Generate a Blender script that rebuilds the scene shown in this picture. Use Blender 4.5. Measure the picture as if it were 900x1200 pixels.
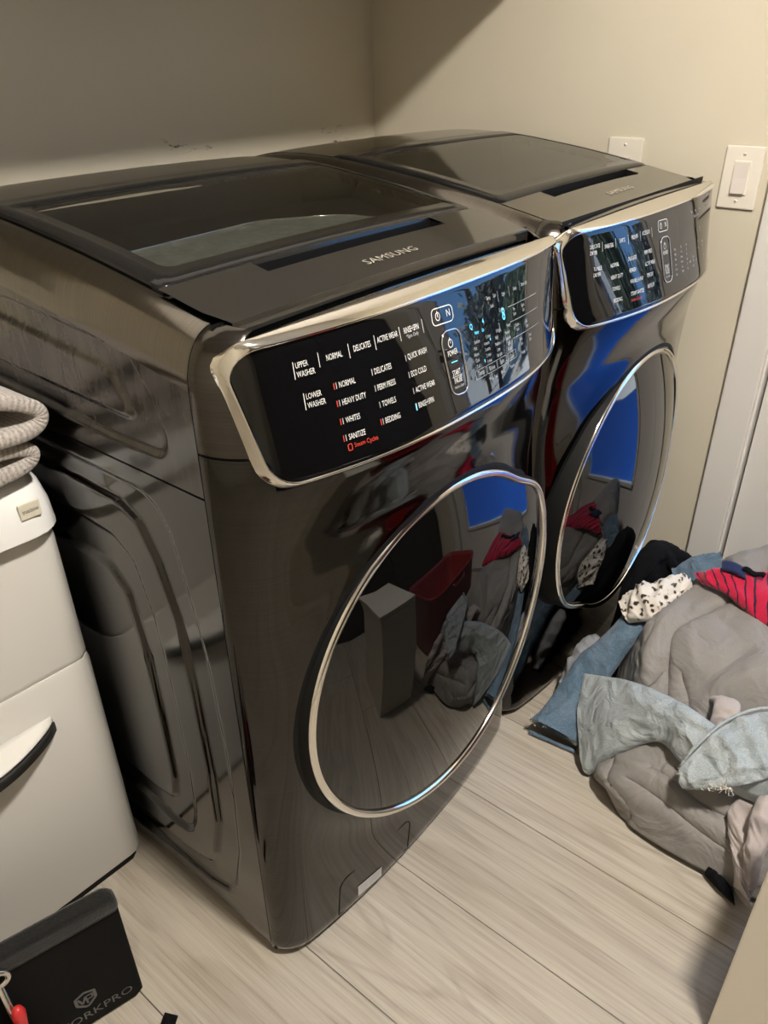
import bpy, bmesh, math, random
import numpy as np
from mathutils import Vector, Matrix, noise

for o in list(bpy.data.objects):
    bpy.data.objects.remove(o, do_unlink=True)
scene = bpy.context.scene
COL = scene.collection
random.seed(4)
RNG = np.random.default_rng(4)

# ------------------------------------------------------------------ camera
cam_d = bpy.data.cameras.new('camera')
cam_d.sensor_fit = 'VERTICAL'; cam_d.sensor_height = 36.0
cam_d.lens = 905.24 * 36.0 / 1200.0
cam_d.clip_start = 0.02; cam_d.clip_end = 200
cam = bpy.data.objects.new('camera', cam_d); COL.objects.link(cam)
Rv = Vector((0.62805405, -0.7780835, -0.01158376)); Uv = Vector((0.4042229, 0.31348868, 0.85926055)); Fv = Vector((0.66494508, 0.54434449, -0.511407))
m = Matrix((Rv, Uv, -Fv)).transposed().to_4x4()
m.translation = Vector((-0.44796, -0.94148, 1.30212))
cam.matrix_world = m
scene.camera = cam

# ------------------------------------------------------------------ world, sun, exposure
world = bpy.data.worlds.new('sky'); scene.world = world; world.use_nodes = True
wn = world.node_tree.nodes; wl = world.node_tree.links
bg = wn['Background']
bg.inputs[0].default_value = (.22, .48, 1.0, 1); bg.inputs[1].default_value = 2.8      # clear blue sky
sd = bpy.data.lights.new('sun', 'SUN'); sd.energy = 18.0; sd.angle = 0.01; sd.color = (1, .95, .88)
sun = bpy.data.objects.new('sun', sd); COL.objects.link(sun)
sun.rotation_euler = Vector((.15, .62, -.77)).to_track_quat('-Z', 'Y').to_euler()     # never enters the room
scene.view_settings.view_transform = 'Standard'; scene.view_settings.look = 'None'
scene.view_settings.gamma = 1.0; scene.view_settings.use_curve_mapping = False
scene.view_settings.exposure = 0.4
LAMP = 600.0

# ------------------------------------------------------------------ materials
def mat(name, base=(.8, .8, .8), rough=.5, metal=0., spec=.5, coat=0., **k):
    M = bpy.data.materials.new(name); M.use_nodes = True
    b = M.node_tree.nodes['Principled BSDF']
    b.inputs['Base Color'].default_value = (*base, 1); b.inputs['Roughness'].default_value = rough
    b.inputs['Metallic'].default_value = metal; b.inputs['Specular IOR Level'].default_value = spec
    b.inputs['Coat Weight'].default_value = coat
    if 'coat_rough' in k: b.inputs['Coat Roughness'].default_value = k['coat_rough']
    if 'ior' in k: b.inputs['IOR'].default_value = k['ior']
    if 'emit' in k:
        b.inputs['Emission Color'].default_value = (*k['emit'], 1); b.inputs['Emission Strength'].default_value = k.get('estr', 1)
    if 'sheen' in k: b.inputs['Sheen Weight'].default_value = k['sheen']
    return M
def nd(M, t, **k):
    n = M.node_tree.nodes.new(t)
    for a, v in k.items(): setattr(n, a, v)
    return n
def lk(M, a, b): M.node_tree.links.new(a, b)
def bsdf(M): return M.node_tree.nodes['Principled BSDF']
def coords(M, scale=(1, 1, 1), rot=(0, 0, 0), out='Object'):
    tc = nd(M, 'ShaderNodeTexCoord'); mp = nd(M, 'ShaderNodeMapping')
    mp.inputs['Scale'].default_value = scale; mp.inputs['Rotation'].default_value = rot
    lk(M, tc.outputs[out], mp.inputs['Vector']); return mp.outputs['Vector']
def ntex(M, vec, scale, detail=4, rough=.5, dist=0):
    n = nd(M, 'ShaderNodeTexNoise'); n.inputs['Scale'].default_value = scale; n.inputs['Detail'].default_value = detail
    n.inputs['Roughness'].default_value = rough; n.inputs['Distortion'].default_value = dist
    if vec is not None: lk(M, vec, n.inputs['Vector'])
    return n.outputs['Fac']
def ramp(M, fac, stops):
    r = nd(M, 'ShaderNodeValToRGB'); e = r.color_ramp.elements
    while len(e) < len(stops): e.new(.5)
    for i, (p, c) in enumerate(stops):
        e[i].position = p; e[i].color = (*c, 1)
    lk(M, fac, r.inputs['Fac']); return r.outputs['Color']
def bump(M, h, strength, dist=.001):
    b = nd(M, 'ShaderNodeBump'); b.inputs['Strength'].default_value = strength; b.inputs['Distance'].default_value = dist
    lk(M, h, b.inputs['Height']); lk(M, b.outputs['Normal'], bsdf(M).inputs['Normal']); return b
def mixc(M, fac, a, b, mode='MIX'):
    n = nd(M, 'ShaderNodeMix', data_type='RGBA', blend_type=mode)
    for s, v in ((n.inputs[0], fac), (n.inputs[6], a), (n.inputs[7], b)):
        if hasattr(v, 'links'): lk(M, v, s)
        elif isinstance(v, (int, float)): s.default_value = v
        else: s.default_value = (*v, 1)
    return n.outputs[2]

def wall_paint():
    M = mat('wall_paint', (.66, .61, .495), .75, spec=.25)
    v = coords(M); f = ntex(M, v, 3, 3)
    lk(M, ramp(M, f, [(.3, (.64, .59, .475)), (.7, (.68, .63, .515))]), bsdf(M).inputs['Base Color'])
    bump(M, ntex(M, v, 260, 2), .12, .0006); return M
def scuffed_wall():
    M = mat('scuffed_wall_paint', (.66, .61, .495), .75, spec=.25)
    v = coords(M); n1 = ntex(M, coords(M, (16, 1, 60)), 1.0, 6, .7, .6); n2 = ntex(M, v, 2.6, 2)
    sep = nd(M, 'ShaderNodeSeparateXYZ'); tc = nd(M, 'ShaderNodeTexCoord'); lk(M, tc.outputs['Object'], sep.inputs[0])
    band = nd(M, 'ShaderNodeMapRange'); band.interpolation_type = 'SMOOTHSTEP'; lk(M, sep.outputs['Z'], band.inputs[0])
    for i, x in enumerate((1.16, 1.12, 0., 1.)): band.inputs[i + 1].default_value = x
    sc = ramp(M, n1, [(.61, (0, 0, 0)), (.64, (1, 1, 1))])
    g = nd(M, 'ShaderNodeMath', operation='MULTIPLY'); lk(M, band.outputs[0], g.inputs[0]); lk(M, sc, g.inputs[1])
    g2 = nd(M, 'ShaderNodeMath', operation='MULTIPLY'); lk(M, g.outputs[0], g2.inputs[0]); lk(M, ramp(M, n2, [(.47, (0, 0, 0)), (.52, (1, 1, 1))]), g2.inputs[1])
    lk(M, mixc(M, g2.outputs[0], (.66, .61, .495), (.12, .10, .08)), bsdf(M).inputs['Base Color'])
    bump(M, ntex(M, v, 260, 2), .12, .0006); return M
def oak():
    M = mat('oak_plank', (.55, .48, .39), .42, spec=.35)
    oi = nd(M, 'ShaderNodeObjectInfo'); tc = nd(M, 'ShaderNodeTexCoord')
    ad = nd(M, 'ShaderNodeVectorMath', operation='MULTIPLY_ADD'); ad.inputs[1].default_value = (1, 1, 1)
    cmb = nd(M, 'ShaderNodeCombineXYZ')
    for i, s in enumerate((7.3, 31.7, 0)):
        q = nd(M, 'ShaderNodeMath', operation='MULTIPLY'); q.inputs[1].default_value = s; lk(M, oi.outputs['Random'], q.inputs[0]); lk(M, q.outputs[0], cmb.inputs[i])
    lk(M, tc.outputs['Object'], ad.inputs[0]); lk(M, cmb.outputs[0], ad.inputs[2])
    def mp(s):
        k = nd(M, 'ShaderNodeMapping'); k.inputs['Scale'].default_value = s; lk(M, ad.outputs[0], k.inputs['Vector']); return k.outputs['Vector']
    fine = ntex(M, mp((170, 4.0, 1)), 1.0, 5, .65, .35)
    mid = ntex(M, mp((26, 1.0, 1)), 1.0, 4, .6, .8)
    swirl = ntex(M, mp((5.5, .9, 1)), 1.0, 2, .45, 1.3)
    w = nd(M, 'ShaderNodeMath', operation='MULTIPLY'); w.inputs[1].default_value = 46.0; lk(M, swirl, w.inputs[0])
    sn = nd(M, 'ShaderNodeMath', operation='SINE'); lk(M, w.outputs[0], sn.inputs[0])
    rg = nd(M, 'ShaderNodeMapRange'); lk(M, sn.outputs[0], rg.inputs[0]); rg.inputs[1].default_value = -1
    c1 = ramp(M, fine, [(.28, (.29, .257, .212)), (.45, (.405, .367, .312)), (.62, (.455, .415, .355)), (.8, (.505, .465, .405))])
    c2 = ramp(M, mid, [(.3, (.80, .76, .71)), (.55, (1, 1, 1)), (.75, (1.06, 1.05, 1.03))])
    c3 = ramp(M, rg.outputs[0], [(.0, (.78, .75, .71)), (.25, (.98, .97, .96)), (1., (1.04, 1.03, 1.02))])
    c = mixc(M, .45, c1, c2, 'MULTIPLY'); c = mixc(M, .55, c, c3, 'MULTIPLY')
    tone = ramp(M, oi.outputs['Random'], [(0, (.93, .92, .90)), (1, (1.05, 1.05, 1.05))])
    c = mixc(M, 1.0, c, tone, 'MULTIPLY')
    lk(M, c, bsdf(M).inputs['Base Color'])
    bump(M, fine, .4, .0008); return M
def brushed(name, base, rough, metal=1.0, streak=(900, 2, 2), amount=.08):
    M = mat(name, base, rough, metal, coat=.25, coat_rough=.03)
    n = ntex(M, coords(M, streak), 1.0, 3, .6)
    r = nd(M, 'ShaderNodeMapRange'); lk(M, n, r.inputs[0]); r.inputs[3].default_value = rough - amount; r.inputs[4].default_value = rough + amount
    lk(M, r.outputs[0], bsdf(M).inputs['Roughness'])
    c = ramp(M, n, [(.3, tuple(x * .82 for x in base)), (.7, tuple(x * 1.12 for x in base))]); lk(M, c, bsdf(M).inputs['Base Color'])
    return M
def dusty_side():
    M = mat('side_steel', (.10, .094, .086), .20, 1.0, coat=.2, coat_rough=.08)
    v = coords(M, (1, 5, 2.2)); n = ntex(M, v, 3.0, 5, .65); n2 = ntex(M, coords(M, (1, 60, 9)), 1., 4, .7)
    sep = nd(M, 'ShaderNodeSeparateXYZ'); tc = nd(M, 'ShaderNodeTexCoord'); lk(M, tc.outputs['Object'], sep.inputs[0])
    up = nd(M, 'ShaderNodeMapRange'); up.interpolation_type = 'SMOOTHSTEP'; lk(M, sep.outputs['Z'], up.inputs[0]); up.inputs[1].default_value = .78; up.inputs[2].default_value = 1.0
    a = nd(M, 'ShaderNodeMath', operation='MULTIPLY'); lk(M, n, a.inputs[0]); lk(M, n2, a.inputs[1])
    b2 = nd(M, 'ShaderNodeMath', operation='MULTIPLY'); lk(M, a.outputs[0], b2.inputs[0]); lk(M, up.outputs[0], b2.inputs[1])
    r = nd(M, 'ShaderNodeMapRange'); lk(M, b2.outputs[0], r.inputs[0]); r.inputs[1].default_value = .05; r.inputs[2].default_value = .42; r.inputs[3].default_value = .12; r.inputs[4].default_value = .42
    lk(M, r.outputs[0], bsdf(M).inputs['Roughness'])
    lk(M, ramp(M, b2.outputs[0], [(.1, (.074, .072, .069)), (.4, (.16, .15, .14))]), bsdf(M).inputs['Base Color'])
    return M
def arch_glass(name, tint, ior=1.5):
    M = bpy.data.materials.new(name); M.use_nodes = True; nt = M.node_tree; nt.nodes.remove(nt.nodes['Principled BSDF'])
    t = nd(M, 'ShaderNodeBsdfTransparent'); t.inputs[0].default_value = (*tint, 1)
    g = nd(M, 'ShaderNodeBsdfGlossy'); g.inputs['Roughness'].default_value = 0.01
    fr = nd(M, 'ShaderNodeFresnel'); ge = nd(M, 'ShaderNodeNewGeometry'); mr = nd(M, 'ShaderNodeMapRange')
    mr.inputs[3].default_value = ior; mr.inputs[4].default_value = 1 / ior; lk(M, ge.outputs['Backfacing'], mr.inputs[0]); lk(M, mr.outputs[0], fr.inputs[0])
    mx = nd(M, 'ShaderNodeMixShader'); lk(M, fr.outputs[0], mx.inputs[0]); lk(M, t.outputs[0], mx.inputs[1]); lk(M, g.outputs[0], mx.inputs[2])
    lk(M, mx.outputs[0], nt.nodes['Material Output'].inputs[0]); return M
def cloth(name, c0, c1, scale=900, rough=.85, bumpS=.4, mottled=6, sheen=.15, crumple=None):
    M = mat(name, c0, rough, spec=.15, sheen=sheen)
    v = coords(M); f = ntex(M, v, scale, 2, .6); g = ntex(M, v, mottled, 4, .6)
    s = nd(M, 'ShaderNodeMath', operation='ADD'); lk(M, f, s.inputs[0]); lk(M, g, s.inputs[1])
    h = nd(M, 'ShaderNodeMath', operation='MULTIPLY'); h.inputs[1].default_value = .5; lk(M, s.outputs[0], h.inputs[0])
    lk(M, ramp(M, h.outputs[0], [(.38, c0), (.62, c1)]), bsdf(M).inputs['Base Color'])
    b1 = bump(M, f, bumpS, .0012)
    if crumple:
        cs, cd = crumple; nz = nd(M, 'ShaderNodeTexNoise'); nz.inputs['Scale'].default_value = cs; nz.inputs['Detail'].default_value = 3; nz.inputs['Distortion'].default_value = 1.2; lk(M, v, nz.inputs['Vector'])
        b2 = nd(M, 'ShaderNodeBump'); b2.inputs['Strength'].default_value = 1.0; b2.inputs['Distance'].default_value = cd; lk(M, nz.outputs['Fac'], b2.inputs['Height']); lk(M, b2.outputs['Normal'], b1.inputs['Normal'])
    return M
def leopard():
    M = mat('spotted_fleece', (.8, .75, .68), .95, spec=.1, sheen=.3)
    v = coords(M); vo = nd(M, 'ShaderNodeTexVoronoi'); vo.inputs['Scale'].default_value = 62; vo.inputs['Randomness'].default_value = 1
    d = nd(M, 'ShaderNodeVectorMath', operation='ADD'); nn = nd(M, 'ShaderNodeTexNoise'); nn.inputs['Scale'].default_value = 45
    sc = nd(M, 'ShaderNodeVectorMath', operation='SCALE'); sc.inputs['Scale'].default_value = .022; lk(M, nn.outputs['Color'], sc.inputs[0]); lk(M, v, nn.inputs['Vector'])
    lk(M, v, d.inputs[0]); lk(M, sc.outputs[0], d.inputs[1]); lk(M, d.outputs[0], vo.inputs['Vector'])
    lk(M, ramp(M, vo.outputs['Distance'], [(.0, (.015, .012, .012)), (.27, (.02, .016, .015)), (.34, (.62, .50, .42)), (.44, (.80, .75, .68))]), bsdf(M).inputs['Base Color'])
    bump(M, ntex(M, v, 700, 3), .8, .003); return M
def striped():
    M = mat('striped_fleece', (.5, .02, .05), .9, spec=.15, sheen=.3)
    tc = nd(M, 'ShaderNodeTexCoord'); sep = nd(M, 'ShaderNodeSeparateXYZ'); lk(M, tc.outputs['UV'], sep.inputs[0])
    wob = ntex(M, tc.outputs['UV'], 5, 2)
    a = nd(M, 'ShaderNodeMath', operation='MULTIPLY_ADD'); lk(M, wob, a.inputs[0]); a.inputs[1].default_value = .12; lk(M, sep.outputs['X'], a.inputs[2])
    mm = nd(M, 'ShaderNodeMath', operation='MULTIPLY'); mm.inputs[1].default_value = 9.5; lk(M, a.outputs[0], mm.inputs[0])
    fr = nd(M, 'ShaderNodeMath', operation='FRACT'); lk(M, mm.outputs[0], fr.inputs[0])
    c = ramp(M, fr.outputs[0], [(.0, (.03, .012, .03)), (.17, (.03, .012, .03)), (.22, (.50, .012, .05)), (.98, (.50, .012, .05))])
    f = ntex(M, coords(M), 500, 2)
    c = mixc(M, .5, c, ramp(M, f, [(.3, (.6, .6, .6)), (.7, (1.2, 1.2, 1.2))]), 'MULTIPLY')
    lk(M, c, bsdf(M).inputs['Base Color']); bump(M, f, .5, .002); return M
def towel():
    M = mat('ribbed_terry', (.46, .42, .39), .95, spec=.1, sheen=.3)
    tc = nd(M, 'ShaderNodeTexCoord'); sep = nd(M, 'ShaderNodeSeparateXYZ'); lk(M, tc.outputs['UV'], sep.inputs[0])
    v = coords(M); wob = ntex(M, v, 60, 3)
    a = nd(M, 'ShaderNodeMath', operation='MULTIPLY_ADD'); lk(M, wob, a.inputs[0]); a.inputs[1].default_value = .012; lk(M, sep.outputs['X'], a.inputs[2])
    mm = nd(M, 'ShaderNodeMath', operation='MULTIPLY'); mm.inputs[1].default_value = 620; lk(M, a.outputs[0], mm.inputs[0])
    sn = nd(M, 'ShaderNodeMath', operation='SINE'); lk(M, mm.outputs[0], sn.inputs[0])
    f = ntex(M, v, 260, 4, .75); ad = nd(M, 'ShaderNodeMath', operation='MULTIPLY_ADD'); lk(M, sn.outputs[0], ad.inputs[0]); ad.inputs[1].default_value = .10; lk(M, f, ad.inputs[2])
    lk(M, ramp(M, ad.outputs[0], [(.25, (.24, .215, .20)), (.5, (.47, .425, .39)), (.72, (.62, .57, .53))]), bsdf(M).inputs['Base Color'])
    bump(M, ad.outputs[0], .9, .004); return M
def white_plastic(name, c, rough=.4):
    M = mat(name, c, rough, spec=.4); v = coords(M)
    n = ntex(M, coords(M, (14, 14, 40)), 1, 6, .7, .8); m2 = ntex(M, v, 4, 2)
    a = nd(M, 'ShaderNodeMath', operation='MULTIPLY'); lk(M, n, a.inputs[0]); lk(M, m2, a.inputs[1])
    lk(M, mixc(M, ramp(M, a.outputs[0], [(.43, (0, 0, 0)), (.46, (1, 1, 1))]), c, tuple(x * .45 for x in c)), bsdf(M).inputs['Base Color'])
    return M
def water():
    M = mat('pool_water', (.009, .045, .20), .6, spec=.05); return M
def foliage(name, a, b):
    M = mat(name, a, .6, spec=.2); oi = ntex(M, coords(M), 2.5, 4)
    lk(M, ramp(M, oi, [(.35, a), (.65, b)]), bsdf(M).inputs['Base Color']); return M

MT = dict(
    wall=wall_paint(), wall_back=scuffed_wall(), oak=oak(), ceiling=mat('ceiling_paint', (.66, .65, .62), .8, spec=.2),
    trim=mat('trim_gloss_white', (.75, .73, .70), .35, spec=.4), dark_gap=mat('dark_gap', (.01, .01, .01), .8),
    side=dusty_side(), front=brushed('front_black_steel', (.048, .046, .043), .09, 1.0, (2, 2, 700), .05),
    housing=brushed('housing_black_steel', (.082, .075, .068), .17, 1.0, (2, 2, 700), .06),
    top=brushed('top_black_steel', (.17, .155, .135), .16, 1.0, (3, 700, 3), .05),
    deck=mat('deck_gloss_black', (.05, .047, .042), .07, .6, coat=.6, coat_rough=.02),
    chrome=mat('chrome', (.82, .79, .74), .07, 1.0), frame_black=mat('lid_frame_black', (.010, .010, .010), .10, spec=.25),
    black=mat('matte_black', (.004, .004, .004), .6, spec=.2), panel=mat('panel_black_glass', (.003, .003, .0035), .02, spec=.5, ior=1.55),
    door=mat('door_black_glass', (.002, .002, .002), .015, spec=.5, ior=1.55), lid_glass=arch_glass('lid_glass', (.50, .51, .48)), dryer_glass=arch_glass('dryer_lid_glass', (.35, .35, .33), 2.8),
    pane=arch_glass('door_pane', (.93, .96, .95)), well=mat('well_grey', (.035, .034, .031), .4),
    print_white=mat('print_white', (.75, .75, .72), .5), print_grey=mat('print_grey', (.45, .46, .48), .5), print_red=mat('print_red', (.6, .05, .03), .5),
    led=mat('led_cyan', (.05, .3, .4), .5, emit=(.12, .62, 1.0), estr=1.6), silver=mat('silver_print', (.60, .56, .49), .3, .6),
    bin=white_plastic('bin_white', (.65, .635, .60)), lid=white_plastic('bin_lid_white', (.80, .80, .79), .3), grey_plastic=mat('grey_plastic', (.28, .29, .29), .4),
    tag=mat('cream_plaque', (.66, .62, .51), .5), ink=mat('ink', (.01, .01, .01), .6),
    comforter=cloth('comforter_greige', (.225, .212, .200), (.265, .250, .238), 500, .62, .10, 3, .1, (11, .014)),
    blue=cloth('denim_blue', (.065, .115, .165), (.15, .21, .28), 420, .9, .8, 14, .15, (16, .014)),
    bleach=cloth('denim_bleached', (.27, .31, .325), (.42, .455, .465), 420, .9, .8, 16, .15, (15, .016)),
    pink=cloth('jersey_pink_beige', (.38, .335, .32), (.45, .40, .385), 600, .85, .3, 4),
    blackc=cloth('cloth_black', (.0025, .0025, .003), (.006, .006, .008), 600, 1.0, .4, 6, .0),
    greyc=cloth('cloth_grey', (.22, .23, .25), (.28, .29, .31), 600, .9, .3, 5),
    navy=cloth('cloth_navy', (.012, .018, .06), (.02, .03, .09), 500, .95, .4, 6),
    leo=leopard(), red=striped(), towel=towel(), thread=mat('thread', (.62, .58, .50), .9), orange=mat('orange_tag', (.65, .33, .05), .8),
    bag=cloth('bag_black_nylon', (.0035, .0035, .0032), (.006, .006, .0056), 900, .75, .5, 8, .0), bagrim=cloth('bag_rim_felt', (.007, .007, .007), (.016, .0155, .015), 350, .95, .9, 30, .2),
    bagprint=mat('bag_print', (.12, .12, .12), .7), redplastic=mat('red_grip', (.55, .03, .03), .35), steel=mat('steel', (.7, .68, .64), .25, 1.0),
    plate=mat('plate_ivory', (.80, .755, .665), .35), rocker=mat('rocker_white', (.70, .645, .61), .35),
    lamp=mat('lamp_diffuser', (.9, .88, .8), .6, emit=(1., .925, .825), estr=LAMP), lampmetal=mat('lamp_metal', (.5, .5, .5), .3, 1.),
    leafA=foliage('leaf_dark', (.09, .13, .08), (.24, .28, .18)), leafB=foliage('leaf_olive', (.17, .18, .15), (.38, .37, .31)), bark=mat('bark', (.12, .08, .06), .9),
    water=water(), concrete=mat('concrete', (.5, .48, .45), .9), sticker=mat('sticker_white', (.55, .54, .52), .5), redbin=mat('red_bin_plastic', (.28, .012, .012), .45),
    cabinet=mat('cabinet_white', (.74, .70, .62), .5, spec=.3),
)

# ------------------------------------------------------------------ helpers
def link(o, parent=None):
    COL.objects.link(o)
    if parent is not None: o.parent = parent
    return o
def mk(name, verts, faces, mt, parent=None, smooth=True, uvs=None):
    me = bpy.data.meshes.new(name); me.from_pydata([tuple(map(float, v)) for v in verts], [], [tuple(map(int, f)) for f in faces]); me.update()
    if smooth: me.polygons.foreach_set('use_smooth', [True] * len(me.polygons))
    if uvs is not None:
        l = me.uv_layers.new(name='UVMap')
        idx = np.zeros(len(me.loops), dtype=np.int32); me.loops.foreach_get('vertex_index', idx)
        l.data.foreach_set('uv', np.asarray(uvs, dtype=np.float32)[idx].ravel())
    me.materials.append(MT[mt] if isinstance(mt, str) else mt)
    o = bpy.data.objects.new(name, me); return link(o, parent)
def tag(o, label=None, cat=None, group=None, kind=None):
    if label: o['label'] = label
    if cat: o['category'] = cat
    if group: o['group'] = group
    if kind: o['kind'] = kind
    return o
def empty(name, loc, label, cat, rz=0, group=None):
    o = bpy.data.objects.new(name, None); o.empty_display_size = .05; link(o); o.location = loc; o.rotation_euler.z = rz
    return tag(o, label, cat, group)
def gridf(nu, nv, wrap=False):
    F_ = []
    for i in range(nu - 1):
        for j in range(nv if wrap else nv - 1):
            a = i * nv + j; b = i * nv + (j + 1) % nv
            F_.append((a, b, b + nv, a + nv))
    return F_
def grid(name, P, mt, parent=None, flip=False, uv=False, wrap=False):
    nu, nv = P.shape[:2]; f = gridf(nu, nv, wrap)
    if flip: f = [q[::-1] for q in f]
    uvs = None
    if uv:
        U, V = np.meshgrid(np.linspace(0, 1, nu), np.linspace(0, 1, nv), indexing='ij'); uvs = np.stack([U.ravel(), V.ravel()], 1)
    return mk(name, P.reshape(-1, 3), f, mt, parent, True, uvs)
def box(name, x0, x1, y0, y1, z0, z1, mt, parent=None, bev=.002, seg=2):
    bm = bmesh.new(); bmesh.ops.create_cube(bm, size=1)
    for v in bm.verts: v.co = Vector(((x0 + x1) / 2 + v.co.x * (x1 - x0), (y0 + y1) / 2 + v.co.y * (y1 - y0), (z0 + z1) / 2 + v.co.z * (z1 - z0)))
    if bev: bmesh.ops.bevel(bm, geom=bm.edges[:], offset=bev, segments=seg, profile=.6, affect='EDGES')
    me = bpy.data.meshes.new(name); bm.to_mesh(me); bm.free(); me.materials.append(MT[mt])
    return link(bpy.data.objects.new(name, me), parent)
def tube(name, pts, r, mt, parent=None, n=8, closed=False):
    pts = [Vector(p) for p in pts]; N = len(pts); V = []; 
    rr = r if isinstance(r, (list, tuple)) else [r] * N
    prev = None
    for i, p in enumerate(pts):
        if closed: t = pts[(i + 1) % N] - pts[i - 1]
        else: t = pts[min(i + 1, N - 1)] - pts[max(i - 1, 0)]
        t.normalize()
        if prev is None: a = t.orthogonal().normalized()
        else: a = (prev - t * prev.dot(t)); a = a.normalized() if a.length > 1e-6 else t.orthogonal().normalized()
        prev = a; b = t.cross(a)
        for k in range(n):
            q = 2 * math.pi * k / n; V.append(p + (a * math.cos(q) + b * math.sin(q)) * rr[i])
    F_ = gridf(N, n, True)
    if closed: F_ += [((N - 1) * n + k, (N - 1) * n + (k + 1) % n, (k + 1) % n, k) for k in range(n)]
    else: F_ += [tuple(range(n))[::-1], tuple((N - 1) * n + k for k in range(n))]
    return mk(name, V, F_, mt, parent)
def fillet(pts, rad, n=10):
    """closed polygon with rounded corners -> list of 2D points"""
    out = []; N = len(pts)
    for i in range(N):
        p0, p1, p2 = (np.array(pts[j % N], float) for j in (i - 1, i, i + 1)); r = rad[i] if isinstance(rad, (list, tuple)) else rad
        a = p0 - p1; b = p2 - p1; la = np.linalg.norm(a); lb = np.linalg.norm(b); a /= la; b /= lb
        ang = math.acos(max(-1, min(1, a @ b))); d = min(r / math.tan(ang / 2), la * .49, lb * .49); r2 = d * math.tan(ang / 2)
        cc = p1 + (a + b) / np.linalg.norm(a + b) * (r2 / math.sin(ang / 2)); s = p1 + a * d - cc; e = p1 + b * d - cc
        a0 = math.atan2(s[1], s[0]); a1 = math.atan2(e[1], e[0]); da = (a1 - a0 + math.pi) % (2 * math.pi) - math.pi
        for k in range(n + 1): t = a0 + da * k / n; out.append(cc + r2 * np.array([math.cos(t), math.sin(t)]))
    return out
def resample(pts, n):
    P = np.array(pts + [pts[0]]); d = np.r_[0, np.cumsum(np.linalg.norm(np.diff(P, axis=0), axis=1))]
    t = np.linspace(0, d[-1], n, endpoint=False); return np.stack([np.interp(t, d, P[:, k]) for k in range(P.shape[1])], 1)
def sdf(poly, X, Y):
    """signed distance (negative inside) of the points to a closed polygon"""
    P = np.array(poly, float); best = np.full(X.shape, 1e9); ins = np.zeros(X.shape, bool)
    for i in range(len(P)):
        a, b = P[i - 1], P[i]; ab = b - a; t = np.clip(((X - a[0]) * ab[0] + (Y - a[1]) * ab[1]) / (ab @ ab + 1e-12), 0, 1)
        best = np.minimum(best, np.hypot(X - a[0] - t * ab[0], Y - a[1] - t * ab[1]))
        c = ((a[1] > Y) != (b[1] > Y)); xx = (b[0] - a[0]) * (Y - a[1]) / (b[1] - a[1] + 1e-15) + a[0]; ins ^= c & (X < xx)
    return np.where(ins, -best, best)
def sstep(x, a, b):
    t = np.clip((x - a) / (b - a), 0, 1); return t * t * (3 - 2 * t)
_tcache = {}
def text2d(body, size=1.0):
    """text outline as 2D triangles, centred, unit cap height"""
    if body in _tcache: return _tcache[body]
    cu = bpy.data.curves.new('t', 'FONT'); cu.body = body; cu.size = 1; cu.align_x = 'CENTER'; cu.align_y = 'CENTER'; cu.resolution_u = 2
    o = bpy.data.objects.new('t', cu); COL.objects.link(o); dg = bpy.context.evaluated_depsgraph_get(); dg.update()
    me = o.evaluated_get(dg).to_mesh(); me.calc_loop_triangles()
    v = np.array([x.co[:2] for x in me.vertices]); f = [tuple(t.vertices) for t in me.loop_triangles]
    bpy.data.objects.remove(o, do_unlink=True); bpy.data.curves.remove(cu)
    v = v - (v.max(0) + v.min(0)) / 2; v = v / .69
    _tcache[body] = (v, f); return v, f
class Ink:
    """collects flat print, mapped on a surface by a function (x, z) -> point"""
    def __init__(s, fn): s.fn = fn; s.V = []; s.F = []
    def add(s, v, f):
        b = len(s.V); s.V += [s.fn(x, z) for x, z in v]; s.F += [tuple(i + b for i in q) for q in f]
    def text(s, body, x, z, h, sx=.58, align=0):
        v, f = text2d(body); w = (v[:, 0].max() - v[:, 0].min()) * h * sx
        s.add(np.stack([x + v[:, 0] * h * sx + (w / 2 if align else 0), z + v[:, 1] * h], 1), f)
    def line(s, x0, z0, x1, z1, w):
        d = np.array([x1 - x0, z1 - z0]); l = np.linalg.norm(d); n = np.array([-d[1], d[0]]) / l * w / 2; k = max(1, int(l / .02)); v = []
        for i in range(k + 1): p = np.array([x0, z0]) + d * i / k; v += [p + n, p - n]
        s.add(v, [(2 * i, 2 * i + 1, 2 * i + 3, 2 * i + 2) for i in range(k)])
    def outline(s, pts, w):
        P = np.array(pts); N = len(P); v = []
        for i in range(N):
            t = P[(i + 1) % N] - P[i - 1]; t = t / np.linalg.norm(t); n = np.array([-t[1], t[0]]) * w / 2; v += [P[i] + n, P[i] - n]
        s.add(v, [(2 * i, 2 * i + 1, (2 * i + 3) % (2 * N), (2 * i + 2) % (2 * N)) for i in range(N)])
    def build(s, name, mt, parent): return tag(mk(name, s.V, s.F, mt, parent, False), kind='stuff')

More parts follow.
